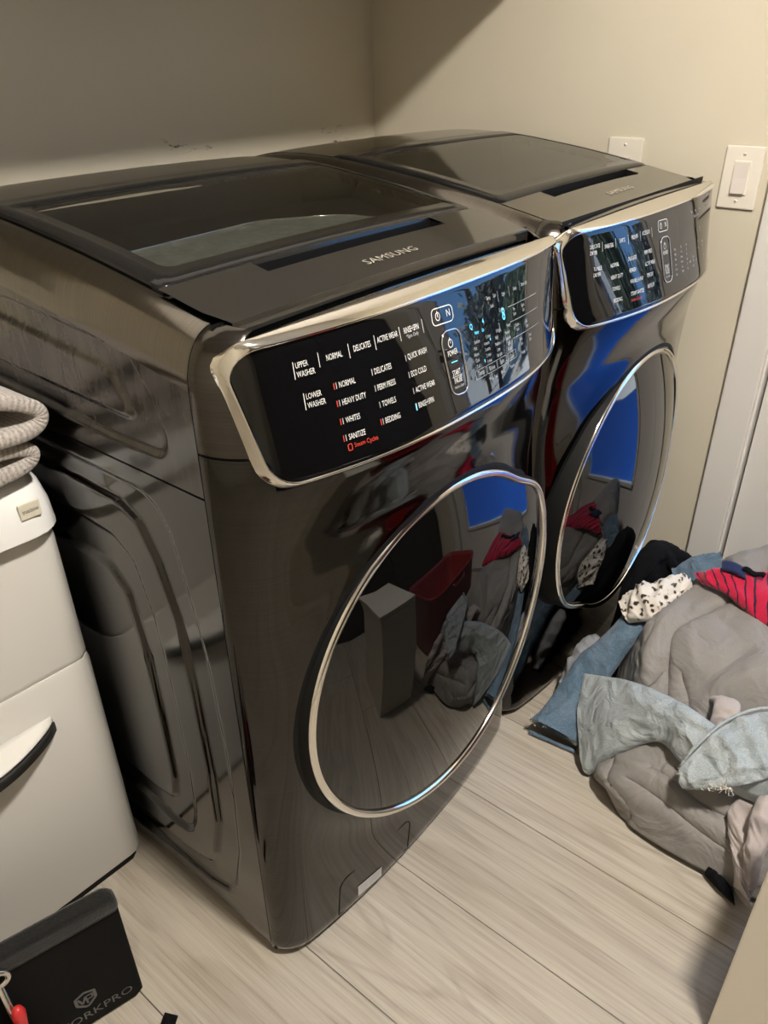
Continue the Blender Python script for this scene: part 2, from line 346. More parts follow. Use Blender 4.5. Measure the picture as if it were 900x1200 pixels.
# ------------------------------------------------------------------ room
XW, YW = 1.411, 0.597          # right wall and back wall
XL, YF, ZC = -1.75, -2.6, 2.45
floor = tag(box('floor', XL, XW, YF, YW, -.05, -.004, 'dark_gap', None, 0), kind='structure')
pw = .2209; p0 = -.1779
pm = bpy.data.meshes.new('plank'); bm = bmesh.new(); bmesh.ops.create_cube(bm, size=1)
for v in bm.verts: v.co = Vector((v.co.x * (pw - .0012), v.co.y * 1.2785, v.co.z * .006))
bmesh.ops.bevel(bm, geom=[e for e in bm.edges if e.verts[0].co.z > 0 and e.verts[1].co.z > 0], offset=.0008, segments=1, affect='EDGES'); bm.to_mesh(pm); bm.free(); pm.materials.append(MT['oak'])
i0 = int(math.floor((XL - p0) / pw)); i1 = int(math.ceil((XW - p0) / pw))
for i in range(i0, i1):
    off = {-1: .10, 0: .30, 1: -.10, 2: .25, 3: .05, 4: .35}.get(i, .1 + .35 * math.sin(i * 2.3))
    for k in range(-2, 2):
        yc = off + .64 + k * 1.28 - .64 + .64
        if yc - .64 > YW or yc + .64 < YF: continue
        b = bpy.data.objects.new('plank', pm); link(b, floor); b.location = (p0 + pw * (i + .5), yc, -.003)
def plane_wall(name, corners, mt):
    a, b, c, d = (Vector(p) for p in corners); n = (b - a).cross(d - a).normalized() * -.06
    V = [a, b, c, d, a + n, b + n, c + n, d + n]
    o = mk(name, V, [(0, 1, 2, 3), (7, 6, 5, 4), (0, 4, 5, 1), (1, 5, 6, 2), (2, 6, 7, 3), (3, 7, 4, 0)], mt, None, False); return tag(o, kind='structure')
plane_wall('wall_back', [(XL, YW, 0), (XW, YW, 0), (XW, YW, ZC), (XL, YW, ZC)][::1], 'wall_back')
plane_wall('wall_left', [(XL, YF, 0), (XL, YW, 0), (XL, YW, ZC), (XL, YF, ZC)], 'wall')
plane_wall('wall_front', [(XW, YF, 0), (XL, YF, 0), (XL, YF, ZC), (XW, YF, ZC)], 'wall')
plane_wall('ceiling', [(XL, YF, ZC), (XL, YW, ZC), (XW, YW, ZC), (XW, YF, ZC)], 'ceiling')
DY0, DY1, DZ = -.545, -1.52, 2.06       # door opening in the right wall
w = MT['wall']
def slab(name, y0, y1, z0, z1, parent=None, mt='wall'):
    return box(name, XW, XW + .12, y0, y1, z0, z1, mt, parent, 0)
wr = slab('wall_right', DY0, YW, 0, ZC); tag(wr, kind='structure')
slab('wall_section', YF, DY1, 0, ZC, wr); slab('wall_section', DY1, DY0, DZ, ZC, wr)
# casing around the door
tr = tag(box('trim_1', XW - .018, XW - .0005, -.553, -.478, 0, DZ + .07, 'trim', None, .004), kind='structure')
tag(box('trim_2', XW - .018, XW - .0005, -1.59, -1.512, 0, DZ + .07, 'trim', None, .004), kind='structure')
tag(box('trim_3', XW - .018, XW - .0005, -1.512, -.553, DZ - .005, DZ + .07, 'trim', None, .004), kind='structure')
tag(box('trim_4', XW - .004, XW + .115, -.558, -.545, 0, DZ, 'trim', None, .002), kind='structure')
tag(box('trim_5', XW - .004, XW + .115, -1.52, -1.508, 0, DZ, 'trim', None, .002), kind='structure')
tag(box('trim_6', XW - .0, XW + .115, -1.508, -.558, 0, .012, 'lampmetal', None, .002), kind='structure')
tag(box('trim_8', XW + .056, XW + .118, -.590, -.546, 0, DZ, 'trim', None, .002), kind='structure')
tag(box('trim_9', XW + .056, XW + .118, -1.518, -1.475, 0, DZ, 'trim', None, .002), kind='structure')
tag(box('trim_10', XW + .056, XW + .118, -1.475, -.590, DZ - .04, DZ + .002, 'trim', None, .002), kind='structure')
# exterior door with a glazed lite
LY0, LY1, LZ0, LZ1 = -.70, -1.38, .27, 1.92
dr = tag(box('door_1', XW + .012, XW + .052, LY0, -.5635, .014, DZ - .008, 'trim', None, .002), kind='structure')
box('stile', XW + .012, XW + .052, -1.502, LY1, .014, DZ - .008, 'trim', dr, .002)
box('rail', XW + .012, XW + .052, LY1, LY0, .014, LZ0, 'trim', dr, .002)
box('rail', XW + .012, XW + .052, LY1, LY0, LZ1, DZ - .008, 'trim', dr, .002)
box('pane', XW + .028, XW + .034, LY1 - .005, LY0 + .005, LZ0 - .005, LZ1 + .005, 'pane', dr, 0)
for a in ((LY0 - .02, LY0, LZ0, LZ1), (LY1, LY1 + .02, LZ0, LZ1), (LY1, LY0, LZ0, LZ0 + .02), (LY1, LY0, LZ1 - .02, LZ1)):
    box('glazing_bead', XW + .004, XW + .024, *a, 'trim', dr, .004)
tube('handle', [(XW + .014, -1.45, .98), (XW - .04, -1.45, .98), (XW - .045, -1.44, .98), (XW - .045, -1.34, .98)], .010, 'lampmetal', dr)
tag(box('trim_7', XW - .012, XW + .0, -.4775, YW, 0, .09, 'trim', None, .003), kind='structure')

# ------------------------------------------------------------------ laundry machines
W = .686; DX = .6883
ZK = [0.0, .3, .70, .80, .87, .90, 1.075]; CDK = [.038, .042, .046, .048, .05, .05, .045]; BWK = [.030, .033, .036, .046, .070, .078, .034]
def Fr(x, z):
    """front surface of a machine: y at (x, z)"""
    t = np.clip(np.minimum(x, W - x), 0, None); s = np.abs((x - W / 2) / (W / 2))
    return -.32 - np.interp(z, ZK, CDK) * np.sqrt(np.clip(1 - (1 - np.clip(t / .05, 0, 1)) ** 2, 0, 1)) - np.interp(z, ZK, BWK) * (1 - np.clip(s, 0, 1) ** 2.4)
YK = [-.37, -.32, -.283, -.2, -.09, .053, .15, .25, .33, .40, .43]; ZT = [1.058, 1.068, 1.075, 1.091, 1.109, 1.127, 1.135, 1.136, 1.129, 1.105, 1.07]
_yy = np.linspace(-.42, .43, 400); _zz = np.interp(_yy, YK, ZT); _k = np.ones(41) / 41
_zs = np.convolve(np.pad(_zz, 20, mode='reflect', reflect_type='odd'), _k, 'valid')
def top_edge(y): return np.interp(y, _yy, _zs)
def Tp(x, y):
    """top surface of a machine"""
    s = (np.clip(x, 0, W) - W / 2) / (W / 2); return top_edge(y) + .006 * (1 - s * s)
def FrD(x, z):
    """front surface with the raised surround of the door"""
    rho = np.sqrt(((x - .343) / .2951) ** 2 + ((z - .4936) / .2907) ** 2)
    return Fr(x, z) - .008 * np.exp(-((rho - 1.0) / .13) ** 2)
EMB_U = [[(.45, 1.052), (.022, 1.046), (-.176, 1.031), (-.213, 1.027), (-.246, .986), (-.263, .942), (-.262, .925), (-.247, .912), (-.158, .909), (.002, .916), (.45, .93)],
         [(.36, 1.030), (.053, 1.018), (-.098, 1.005), (-.160, 1.000), (-.178, .992), (-.2, .958), (-.2, .948), (-.190, .944), (-.11, .947), (.087, .953), (.36, .96)]]
EMB_L = [[(.45, .855), (-.142, .849), (-.190, .848), (-.216, .835), (-.236, .804), (-.252, .727), (-.270, .617), (-.277, .458), (-.277, .344), (-.268, .221), (-.243, .11), (-.225, .083), (-.174, .066), (-.04, .059), (.45, .055)],
         [(.45, .816), (-.065, .814), (-.13, .813), (-.172, .795), (-.198, .743), (-.220, .661), (-.228, .521), (-.231, .373), (-.226, .257), (-.203, .16), (-.178, .118), (-.12, .105), (.45, .10)],
         [(.45, .757), (-.003, .753), (-.1, .748), (-.138, .724), (-.160, .643), (-.170, .499), (-.171, .336), (-.164, .224), (-.148, .18), (-.13, .163), (-.089, .158), (-.016, .170), (.45, .17)],
         [(.45, .692), (-.028, .690), (-.075, .687), (-.108, .655), (-.122, .546), (-.127, .419), (-.124, .287), (-.115, .24), (-.1, .222), (-.059, .216), (.013, .22), (.45, .22)]]
def emboss(polys, Y, Z, depth=.006, soft=.0055):
    d = np.zeros_like(Y)
    for i, p in enumerate(polys):
        pp = [tuple(q) for q in fillet(p, .02, 4)]
        d += (1 if i % 2 == 0 else -1) * sstep(-sdf(pp, Y, Z), -soft, soft)
    return d * depth
SH_RX, SH_RZ = .042, .062
def machine(name, label, dx, washer):
    root = empty(name, (dx, 0, 0), label, 'washing machine' if washer else 'dryer')
    ys = -.3185; yb = .43
    # --- side panels
    ny, nz = (190, 230) if washer else (30, 40)
    Y, Z = np.meshgrid(np.linspace(ys, yb, ny), np.linspace(.028, .8775, nz), indexing='ij')
    X = emboss(EMB_L, Y, Z)
    X = X + .004 * sstep(Y, .42, .43)
    grid('side_panel', np.stack([X, Y, Z], -1), 'side', root, flip=True)
    nz2 = 90 if washer else 24; na = 16
    Y, V = np.meshgrid(np.linspace(ys, yb, ny), np.linspace(0, 1, nz2), indexing='ij')
    zt = top_edge(Y); Z = .8805 + (zt - SH_RZ - .8805) * V; X = emboss(EMB_U, Y, Z)
    Y2, A = np.meshgrid(np.linspace(ys, yb, ny), np.linspace(0, math.pi / 2, na + 1)[1:], indexing='ij')
    zt2 = top_edge(Y2); X2 = SH_RX * (1 - np.cos(A)); Z2 = zt2 - SH_RZ + SH_RZ * np.sin(A)
    grid('side_panel', np.stack([X, Y, Z], -1), 'side', root, flip=True)
    Y2 = np.concatenate([Y[:, -1:], Y2], 1); X2 = np.concatenate([X2[:, :1] * 0, X2], 1); Z2 = np.concatenate([Z[:, -1:], Z2], 1)
    grid('top_edge', np.stack([X2, Y2, Z2], -1), 'top', root, flip=True)
    # plain right side, with the same shoulder
    Yr, Zr = np.meshgrid(np.linspace(ys, yb, 30), np.linspace(.028, 1, 8), indexing='ij'); Zr = .028 + (top_edge(Yr) - SH_RZ - .028) * (Zr - .028) / .972
    Y3, A3 = np.meshgrid(np.linspace(ys, yb, 30), np.linspace(0, math.pi / 2, na + 1)[1:], indexing='ij')
    rp = np.concatenate([np.stack([np.full_like(Yr, W), Yr, Zr], -1), np.stack([W - SH_RX * (1 - np.cos(A3)), Y3, top_edge(Y3) - SH_RZ + SH_RZ * np.sin(A3)], -1)], 1)
    grid('side_panel', rp, 'side', root)
    box('back_panel', .002, W - .002, .424, .432, .03, 1.06, 'side', root, 0)
    box('side_seam', .0015, .004, ys - .0005, .42, .872, .887, 'black', root, 0)
    bx_ = np.r_[0, .05 * (1 - np.cos(np.linspace(0, math.pi / 2, 10)))[1:], np.linspace(.05, W - .05, 12)[1:-1], W - .05 * (1 - np.cos(np.linspace(math.pi / 2, 0, 10)))]
    bo = [(W / 2 + (x - W / 2) * .97, float(Fr(np.array(x), .02)) + .016) for x in bx_] + [(W - .012, .42), (.012, .42)]
    nb = len(bo); mk('base', [(x, y, z) for z in (0, .032) for x, y in bo], [(k, (k + 1) % nb, nb + (k + 1) % nb, nb + k) for k in range(nb)] + [tuple(range(nb))[::-1], tuple(range(nb, 2 * nb))], 'black', root, False)
    # --- rear top strip
    X, Y = np.meshgrid(np.linspace(SH_RX - .001, W - SH_RX + .001, 24), np.linspace(.1365, .43, 16), indexing='ij')
    grid('rear_top_strip', np.stack([X, Y, Tp(X, Y) - .0005], -1), 'top', root, flip=True)
    # --- lid: black frame with a glass pane
    lx0, lx1, ly0, ly1 = .046, W - .046, -.2345, .134
    gx0, gx1, gy0, gy1 = .082, W - .082 + .022, -.198, .078
    gx1 = .628
    lift = .004 if washer else .002
    out = resample(fillet([(lx0, ly0), (lx1, ly0), (lx1, ly1), (lx0, ly1)], .008, 4), 160)
    inn = resample(fillet([(gx0, gy0), (gx1, gy0), (gx1, gy1), (gx0, gy1)], .014, 4), 160)
    k = [int(np.argmin(np.linalg.norm(inn - inn[0] * 0 - (np.array([(gx0 + gx1) / 2, (gy0 + gy1) / 2]) + (o_ - np.array([(lx0 + lx1) / 2, (ly0 + ly1) / 2])) * np.array([(gx1 - gx0) / (lx1 - lx0), (gy1 - gy0) / (ly1 - ly0)])), axis=1))) for o_ in out]
    inn = inn[k]
    def T3(p, dz): return (p[0], p[1], Tp(p[0], p[1]) + lift + dz)
    rings = [[T3(p, -.012) for p in out], [T3(p, -.001) for p in out], [T3(p + (q - p) * .02, 0) for p, q in zip(out, inn)], [T3(p + (q - p) * .5, .0) for p, q in zip(out, inn)], [T3(q, 0) for q in inn], [T3(q, -.006) for q in inn]]
    lid = grid('lid_frame', np.array(rings), 'frame_black', root, flip=True, wrap=True)
    X, Y = np.meshgrid(np.linspace(gx0 - .004, gx1 + .004, 30), np.linspace(gy0 - .004, gy1 + .004, 20), indexing='ij')
    gl = grid('lid_glass', np.stack([X, Y, Tp(X, Y) + lift - .0005], -1), 'lid_glass' if washer else 'dryer_glass', lid, flip=True)
    # --- under the lid
    wx0, wx1, wy0, wy1 = .05, W - .05, -.232, .13
    zb = .985
    V = [(wx0, wy0, 1.075), (wx1, wy0, 1.075), (wx1, wy1, 1.12), (wx0, wy1, 1.12), (wx0, wy0, zb), (wx1, wy0, zb), (wx1, wy1, zb), (wx0, wy1, zb)]
    mk('lid_well', V, [(4, 5, 6, 7), (0, 1, 5, 4), (1, 2, 6, 5), (2, 3, 7, 6), (3, 0, 4, 7)], 'well', root, False)
    if washer:   # inner tub cover with a bright rim
        pts = resample(fillet([(.056, -.228), (.60, -.228), (.585, -.02), (.45, .055), (.056, .018)], [.004, .06, .10, .08, .01], 10), 120)
        cx, cy = pts.mean(0); P = []
        for s, dz in ((0, -.004), (.5, -.004), (.9, -.003), (.985, -.001), (1, 0), (1.0, -.06)):
            P.append([(cx + (p[0] - cx) * s, cy + (p[1] - cy) * s, 1.068 + dz) for p in pts])
        tc = MT.get('tubcover')
        if tc is None:
            tc = mat('tub_cover_frosted', (.30, .31, .30), .35); f_ = ntex(tc, coords(tc, (30, 40, 1)), 1, 6, .7, 1.2)
            lk(tc, ramp(tc, f_, [(.35, (.17, .175, .17)), (.6, (.32, .33, .32)), (.7, (.48, .5, .49))]), bsdf(tc).inputs['Base Color']); MT['tubcover'] = tc
        grid('tub_cover', np.array(P), tc, root, flip=True, wrap=True)
        tube('tub_rim', [(p[0], p[1], 1.068) for p in pts], .0016, 'chrome', root, 6, True)
    # --- front deck with the grip slot
    yf = -.341 if washer else -.3685
    sx0, sx1, sy0, sy1 = .172, .528, -.238, -.266
    def deck_edge(y): return SH_RX - .001 - .003 * sstep(-y, .3, .36)
    V = []; F_ = []
    xs = np.r_[np.linspace(0, 1, 9) * (sx0 - .01), np.linspace(sx0, sx1, 17), np.linspace(0, 1, 8)[1:] * 0 + np.linspace(sx1, W, 8)[1:]]
    xs = np.unique(np.round(np.r_[np.linspace(.04, sx0, 8), np.linspace(sx0, sx1, 16), np.linspace(sx1, W - .04, 8)], 5)); ysq = [-.2365, -.252, sy1, -.285, -.305, -.325, yf + .006, yf]
    for x in xs:
        u_ = (x - .04) / (W - .08)
        for y in ysq:
            e = deck_edge(y) + (.010 if washer else 0) * sstep(-y, .30, .341); xx = e + u_ * (W - 2 * e); V.append((xx, y, Tp(xx, y) + (.004 if washer else -.0005)))
    n2 = len(ysq)
    for i in range(len(xs) - 1):
        for j in range(n2 - 1):
            if sx0 - 1e-4 <= xs[i] and xs[i + 1] <= sx1 + 1e-4 and j < 2: continue
            F_.append((i * n2 + j, i * n2 + j + 1, (i + 1) * n2 + j + 1, (i + 1) * n2 + j))
    b0 = len(V)                                     # front lip of the deck
    for i in range(len(xs)): v = V[i * n2 + n2 - 1]; V.append((v[0], v[1] - .001, v[2] - (.014 if washer else .01)))
    for i in range(len(xs) - 1): F_.append((i * n2 + n2 - 1, b0 + i, b0 + i + 1, (i + 1) * n2 + n2 - 1))
    dk = mk('top_deck', V, F_, 'deck' if washer else 'top', root, True)
    md = dk.modifiers.new('edge', 'EDGE_SPLIT'); md.split_angle = math.radians(40)
    zs_ = float(Tp(.343, -.25))
    V = [(sx0, sy0, zs_ + .001), (sx1, sy0, zs_ + .001), (sx1, sy1, zs_ - .004), (sx0, sy1, zs_ - .004)]; V += [(a, b, c - .03) for a, b, c in V]
    mk('grip_slot', V, [(4, 5, 6, 7), (0, 1, 5, 4), (1, 2, 6, 5), (2, 3, 7, 6), (3, 0, 4, 7)], 'black', root, False)
    V = [(.03, yf + .012, 1.04), (W - .03, yf + .012, 1.04), (W - .03, -.374, 1.046), (.03, -.374, 1.046), (.03, yf + .012, 1.07), (W - .03, yf + .012, 1.07)]
    mk('deck_channel', V, [(0, 1, 2, 3), (0, 4, 5, 1)], 'black', root, False)
    ink = Ink(lambda x, y: (x, y, float(Tp(x, y)) + (.0052 if washer else .0010)))
    v, f = text2d('SAMSUNG'); ink.add(np.stack([.343 + v[:, 0] * .0135 * 1.18, -.311 + v[:, 1] * .0125], 1), f)
    ink.build('lettering', 'silver', dk)
    # --- upper front housing: side to front to side, rounded over at the top
    tt = np.r_[0, .05 * (1 - np.cos(np.linspace(0, math.pi / 2, 14)))[1:], np.linspace(.05, W / 2, 40)[1:]]
    px = np.r_[tt, (W - tt[:-1])[::-1]]
    zz = np.r_[np.linspace(.9375, 1.0, 12)]
    P = []
    for x in px:
        t = min(x, W - x); sg = 1 if x < W / 2 else -1
        wc = float(sstep(np.array(t), .012, .06)); rz = SH_RZ * (1 - wc) + .012 * wc; rx = SH_RX * (1 - wc) + .012 * wc
        yt = float(Fr(np.array(x), 1.0)); zt_ = float(top_edge(max(-.375, min(-.3185, yt + .02)))) - .022 * float(sstep(np.array(t), .03, .055))
        nin = np.array([sg * (1 - wc), wc]); nin /= np.linalg.norm(nin); row = []
        for z in np.linspace(.9375, zt_ - rz, 10): row.append((x, float(Fr(np.array(x), z)), z))
        for a in np.linspace(0, math.pi / 2, 10)[1:]:
            z = zt_ - rz + rz * math.sin(a); y = float(Fr(np.array(x), min(z, 1.05))); o_ = rx * (1 - math.cos(a)); row.append((x + nin[0] * o_, y + nin[1] * o_, z))
        P.append(row)
    grid('front_housing', np.array(P), 'housing', root, flip=False)
    # --- lower front panel
    zl = np.r_[.018, .022, np.linspace(.03, .9345, 70)]
    Pn = np.zeros((len(px), len(zl), 3))
    for j, z in enumerate(zl):
        Pn[:, j, 0] = px; Pn[:, j, 1] = FrD(px, z) + (.01 if j == 0 else .002 if j == 1 else 0); Pn[:, j, 2] = z
    grid('front_panel', Pn, 'front', root, flip=False)
    for side in (0, 1):
        sm = [(x * .994 + .0021, float(Fr(np.array(x), .936)) + .0006, .936) for x in px if (x < .032 if side == 0 else x > W - .032)]
        tube('front_seam', sm, .0014, 'black', root, 6)
    tube('corner_seam', [(.0022, -.3192, z) for z in np.linspace(.03, 1.0, 12)] + [(SH_RX * (1 - math.cos(a)) + .0016 * math.cos(a) , -.3192, float(top_edge(-.32)) - SH_RZ + SH_RZ * math.sin(a) - .0016 * math.sin(a)) for a in np.linspace(0, 1.5, 12)], .0018, 'black', root, 6)
    # --- control panel
    def arch(p, k_): s = (p[:, 0] - W / 2) / (W / 2); q = p.copy(); q[:, 1] += (1 - s * s) * (.006 + (k_ - .006) * np.clip((p[:, 1] - .90) / .15, 0, 1)); return q
    NB = 200
    inner = resample(fillet([(.009, 1.0535), (.0365, .9035), (W - .0365, .9035), (W - .009, 1.0535)], [.028, .035, .035, .028], 10), NB)
    outer = resample(fillet([(.0055, 1.0625), (.0305, .8925), (W - .0305, .8925), (W - .0055, 1.0625)], [.032, .038, .038, .032], 10), NB)
    shift = int(np.argmin(np.linalg.norm(outer - inner[0], axis=1)))
    def match(A, B):
        ca = np.array([W / 2, .975]); aa = np.arctan2((A[:, 1] - ca[1]) / .08, (A[:, 0] - ca[0]) / .33); ab = np.arctan2((B[:, 1] - ca[1]) / .09, (B[:, 0] - ca[0]) / .34)
        o_ = np.argsort(ab); return np.stack([np.interp(aa, np.r_[ab[o_] - 2 * np.pi, ab[o_], ab[o_] + 2 * np.pi], np.tile(B[o_, k_], 3)) for k_ in (0, 1)], 1)
    outer = match(inner, outer); inner = arch(inner, .003); outer = arch(outer, .003)
    GO = .0085
    cen = np.array([W / 2, .975]); R_ = []
    for s in (0.0, .15, .3, .45, .6, .72, .82, .9, .96, 1.0):
        q = cen + (inner - cen) * s; R_.append(np.stack([q[:, 0], Fr(q[:, 0], q[:, 1]) - GO + (.0015 if s == 1 else 0), q[:, 1]], 1))
    cp = grid('control_panel', np.array(R_), 'panel', root, flip=True, wrap=True)
    in3 = np.stack([inner[:, 0], Fr(inner[:, 0], inner[:, 1]) - GO + .001, inner[:, 1]], 1); lip = in3 + [0, -.004, 0]
    wt = sstep(outer[:, 1], 1.045, 1.062); s_ = (outer[:, 0] - W / 2) / (W / 2)
    out3 = np.stack([outer[:, 0], (Fr(outer[:, 0], outer[:, 1]) + .002) * (1 - wt) + (-.3735) * wt, outer[:, 1] * (1 - wt) + (1.0620 + .0045 * (1 - s_ ** 2)) * wt], 1)
    mid = (lip * .5 + out3 * .5); mid[:, 1] -= .0022 * (1 - wt); mid[:, 2] += .002 * wt
    m1 = lip * .85 + out3 * .15; m1[:, 1] -= .002; m1[:, 2] += .001 * wt
    m2 = lip * .2 + out3 * .8; m2[:, 1] -= .0015 * (1 - wt); m2[:, 2] += .002 * wt
    back = out3.copy(); back[:, 1] += .006; back[:, 2] -= .010 * wt
    grid('chrome_trim', np.array([in3, lip, m1, mid, m2, out3, back]), 'chrome', root, flip=True, wrap=True)
    # --- print on the control panel
    def onp(x, z): return (x, float(Fr(np.array(x), z)) - GO - .0004, z)
    wi, gi, ri, ci = Ink(onp), Ink(onp), Ink(onp), Ink(onp)
    H = .0064
    if washer:
        for a, b, x, z in (('UPPER', 'WASHER', .0785, 1.024), ('LOWER', 'WASHER', .0845, .990)):
            wi.text(a, x, z + .0048, H * .95, .62, 1); wi.text(b, x, z - .0048, H * .95, .62, 1); wi.line(x - .0025, z - .009, x - .0025, z + .009, .0008)
        for t, x, z in (('NORMAL', .127, 1.028), ('DELICATES', .166, 1.029), ('ACTIVE WEAR', .205, 1.030), ('RINSE+SPIN', .245, 1.030)): wi.text(t, x, z, H, .55)
        gi.text('*Spin Only', .245, 1.0225, .0042, .8)
        for x in (.107, .147, .185, .225, .265): wi.line(x, 1.0205, x, 1.036, .0007)
        wi_rows = [('NORMAL', .126, .997), ('HEAVY DUTY', .126, .978), ('WHITES', .126, .958), ('SANITIZE', .126, .939), ('DELICATES', .176, .999), ('PERM PRESS', .176, .981), ('TOWELS', .178, .962), ('BEDDING', .178, .943), ('QUICK WASH', .230, 1.001), ('ECO COLD', .230, .982), ('ACTIVE WEAR', .232, .963), ('RINSE+SPIN', .232, .945)]
        for t, x, z in wi_rows:
            wi.text(t, x, z, H, .58, 1)
            if x < .15 or t == 'BEDDING': ri.line(x - .0065, z - .0035, x - .0065, z + .0035, .0012)
            gi.line(x - .0035, z - .0035, x - .0035, z + .0035, .0009)
        ci.line(.228, .9405, .228, .9485, .0016)
        ri.text('Steam Cycles', .131, .9275, .0052, .8, 1); ri.outline(fillet([(.123, .924), (.128, .924), (.128, .931), (.123, .931)], .001, 2), .001)
        ci.text('8', .437, 1.003, .0155, .75); ci.text('Q', .357, 1.005, .0065, .8); ci.text('4', .385, 1.006, .0065, .8); ci.text('Heavy', .367, .996, .0042); ci.text('On', .3815, .996, .0042)
        ci.line(.395, .9795, .395, .983, .0012); ci.line(.374, .9575, .374, .961, .0012)
        for k_, (c_, x) in enumerate((('Temp', .361), ('Rinse', .388), ('Spin', .414), ('Soil', .443))):
            gi.text(c_, x, .947, .0058, .78); gi.outline(fillet([(x - .0125, .942), (x + .0125, .942), (x + .0125, .9525), (x - .0125, .9525)], .001, 2), .0004)
            vals = [('Sanitize', 'Hot', 'Warm', 'Cool', 'Cold'), ('5 rinse', '4 more', '3 extra', '2 rinse', '1 rinse'), ('X-high', 'High', 'Medium', 'Low', 'No spin'), ('Heavy', 'Medium', 'Normal', 'Light', 'X-light')][k_]
            for j, t in enumerate(vals): gi.text(t, x - .003 + (.006 if j == 0 else 0), .986 - .0073 * j, .0043, .66)
        for a, b, x, z in (('Pre', 'Soak', .468, .999), ('Extra', 'Lid', .496, .998), ('Steam', 'Soak', .471, .978), ('Self', 'Clean', .501, .975), ('Delay', 'End', .476, .957), ('Smart', 'Care', .507, .955)):
            gi.text(a, x, z + .003, .0045, .66); gi.text(b, x, z - .003, .0045, .66)
        for z in (1.008, .9885, .967): gi.line(.452, z, .545, z - .003, .0005)
        for t, x, z in (('Temp', .406, 1.029), ('Spin', .422, 1.029), ('Soak', .412, 1.019), ('Light', .445, 1.026), ('Delay', .478, 1.026), ('Drum Light', .508, 1.026), ('Cycle', .432, 1.009), ('*Press 3 sec', .387, .9345), ('Wi-Fi', .412, .9345), ('Monitor', .440, .9345), ('*Hold', .478, .942)): gi.text(t, x, z, .0045, .66)
        for x in (.43, .461, .493): gi.line(x, 1.02, x, 1.033, .0006)
    else:
        for a, b, x, z in (('DELICATE', 'DRYER', .064, 1.025), ('TUMBLE', 'DRYER', .072, .990)):
            wi.text(a, x, z + .0048, H * .95, .62, 1); wi.text(b, x, z - .0048, H * .95, .62, 1)
        for t, x, z in (('SWEATERS', .112, 1.026), ('SHIRTS', .149, 1.029), ('FRESHEN', .188, 1.029), ('ACCESSORY', .228, 1.030)): wi.text(t, x, z, H, .55)
        for x in (.094, .130, .167, .207, .249): wi.line(x, 1.0195, x, 1.035, .0007)
        for t, x, z in (('NORMAL', .114, .994), ('HEAVY DUTY', .114, .975), ('TOWELS', .116, .956), ('BEDDING', .118, .937), ('DELICATES', .163, .997), ('REFRESH', .165, .978), ('WRINKLE AWAY', .165, .960), ('STEAM SANITIZE', .165, .940), ('PERM PRESS', .216, .999), ('ACTIVE WEAR', .216, .980), ('TIME DRY', .218, .961), ('AIR FLUFF', .218, .943)): wi.text(t, x, z, H, .58, 1)
        ri.text('Steam Cycles', .165, .929, .005, .8, 1)
        cols = [(.339, ('Temp', 'High', 'Med', 'Low', 'X-low', 'Eco')), (.369, ('Dry', 'Very', 'More', 'Norm', 'Less', 'Damp')), (.396, ('Time', '70', '50', '40', '30', '20'))]
        for x, vals in cols:
            for j, t in enumerate(vals): gi.text(t, x, .984 - .0085 * j, .0046, .66)
        for t, x, z in (('Level', .412, .951), ('Smart', .432, .956), ('Care', .432, .950), ('Lock', .452, .948), ('Light', .47, .978), ('Rack', .47, .966), ('Eco', .49, 1.0), ('Dry', .49, .993), ('Mixed', .505, .972), ('Load', .505, .965), ('Anti', .515, .945), ('Static', .515, .938), ('Time |', .44, 1.034), ('Dry |', .466, 1.033), ('Monitor', .496, 1.033), ('Upper Dry Mode', .47, 1.024), ('*Hold', .43, .94)): gi.text(t, x, z, .0046, .66)
    bx0 = 0 if washer else -.014
    sb = fillet([(.2845 + bx0 * .6, 1.0415), (.3255 + bx0 * .6, 1.040), (.3245 + bx0 * .6, 1.0215), (.283 + bx0 * .6, 1.023)], .006, 5)
    bb = fillet([(.292 + bx0, 1.0135), (.332 + bx0, 1.0115), (.3285 + bx0, .9345), (.2945 + bx0, .9375)], [.013, .013, .013, .013], 6)
    def ring(ik, cx_, cz_, r_, wd): ik.outline([(cx_ + r_ * .9 * math.cos(a), cz_ + r_ * math.sin(a)) for a in np.linspace(.62 * math.pi, 2.38 * math.pi, 18)], wd)
    wi.outline(sb, .0011); cx_ = .295 + bx0 * .6; ring(wi, cx_, 1.032, .0045, .0009); wi.line(cx_, 1.031, cx_, 1.0385, .0009)
    wi.line(cx_ + .018, 1.028, cx_ + .018, 1.036, .0009); wi.line(cx_ + .018, 1.036, cx_ + .0235, 1.0285, .0009); wi.line(cx_ + .024, 1.028, cx_ + .024, 1.036, .0009)
    cx_ = .3105 + bx0; ring(wi, cx_ - .001, .9975, .0048, .0009); wi.line(cx_ - .001, .9975, cx_ - .001, 1.0045, .0009)
    wi.text('POWER', cx_, .9865, .0066, .60); wi.text('START', cx_, .9625, .0066, .60); wi.line(cx_ - .010, .958, cx_ + .010, .9577, .0006); wi.text('PAUSE', cx_ + .001, .9533, .0066, .60); gi.text('Hold to Start', cx_ + .001, .9455, .0035, .7)
    if washer: ci.line(cx_ - .006, .9755, cx_ + .006, .975, .0010)
    wi.build('white_lettering', 'print_white', cp); gi.build('small_lettering', 'print_grey', cp); ri.build('red_lettering', 'print_red', cp)
    if washer: ci.build('lit_display', 'led', cp)
    # raised rim of the start button
    q = [onp(x, z) for x, z in bb]; tube('start_button_rim', [(a, b - .0003, c) for a, b, c in q], .0011, 'chrome', cp, 6, True)
    # --- door
    xc, zc, rx, rz = .343, .4936, .2951, .2907
    th = np.linspace(0, 2 * np.pi, 160, endpoint=False); deg = np.degrees(th); deg = np.where(deg > 180, deg - 360, deg)
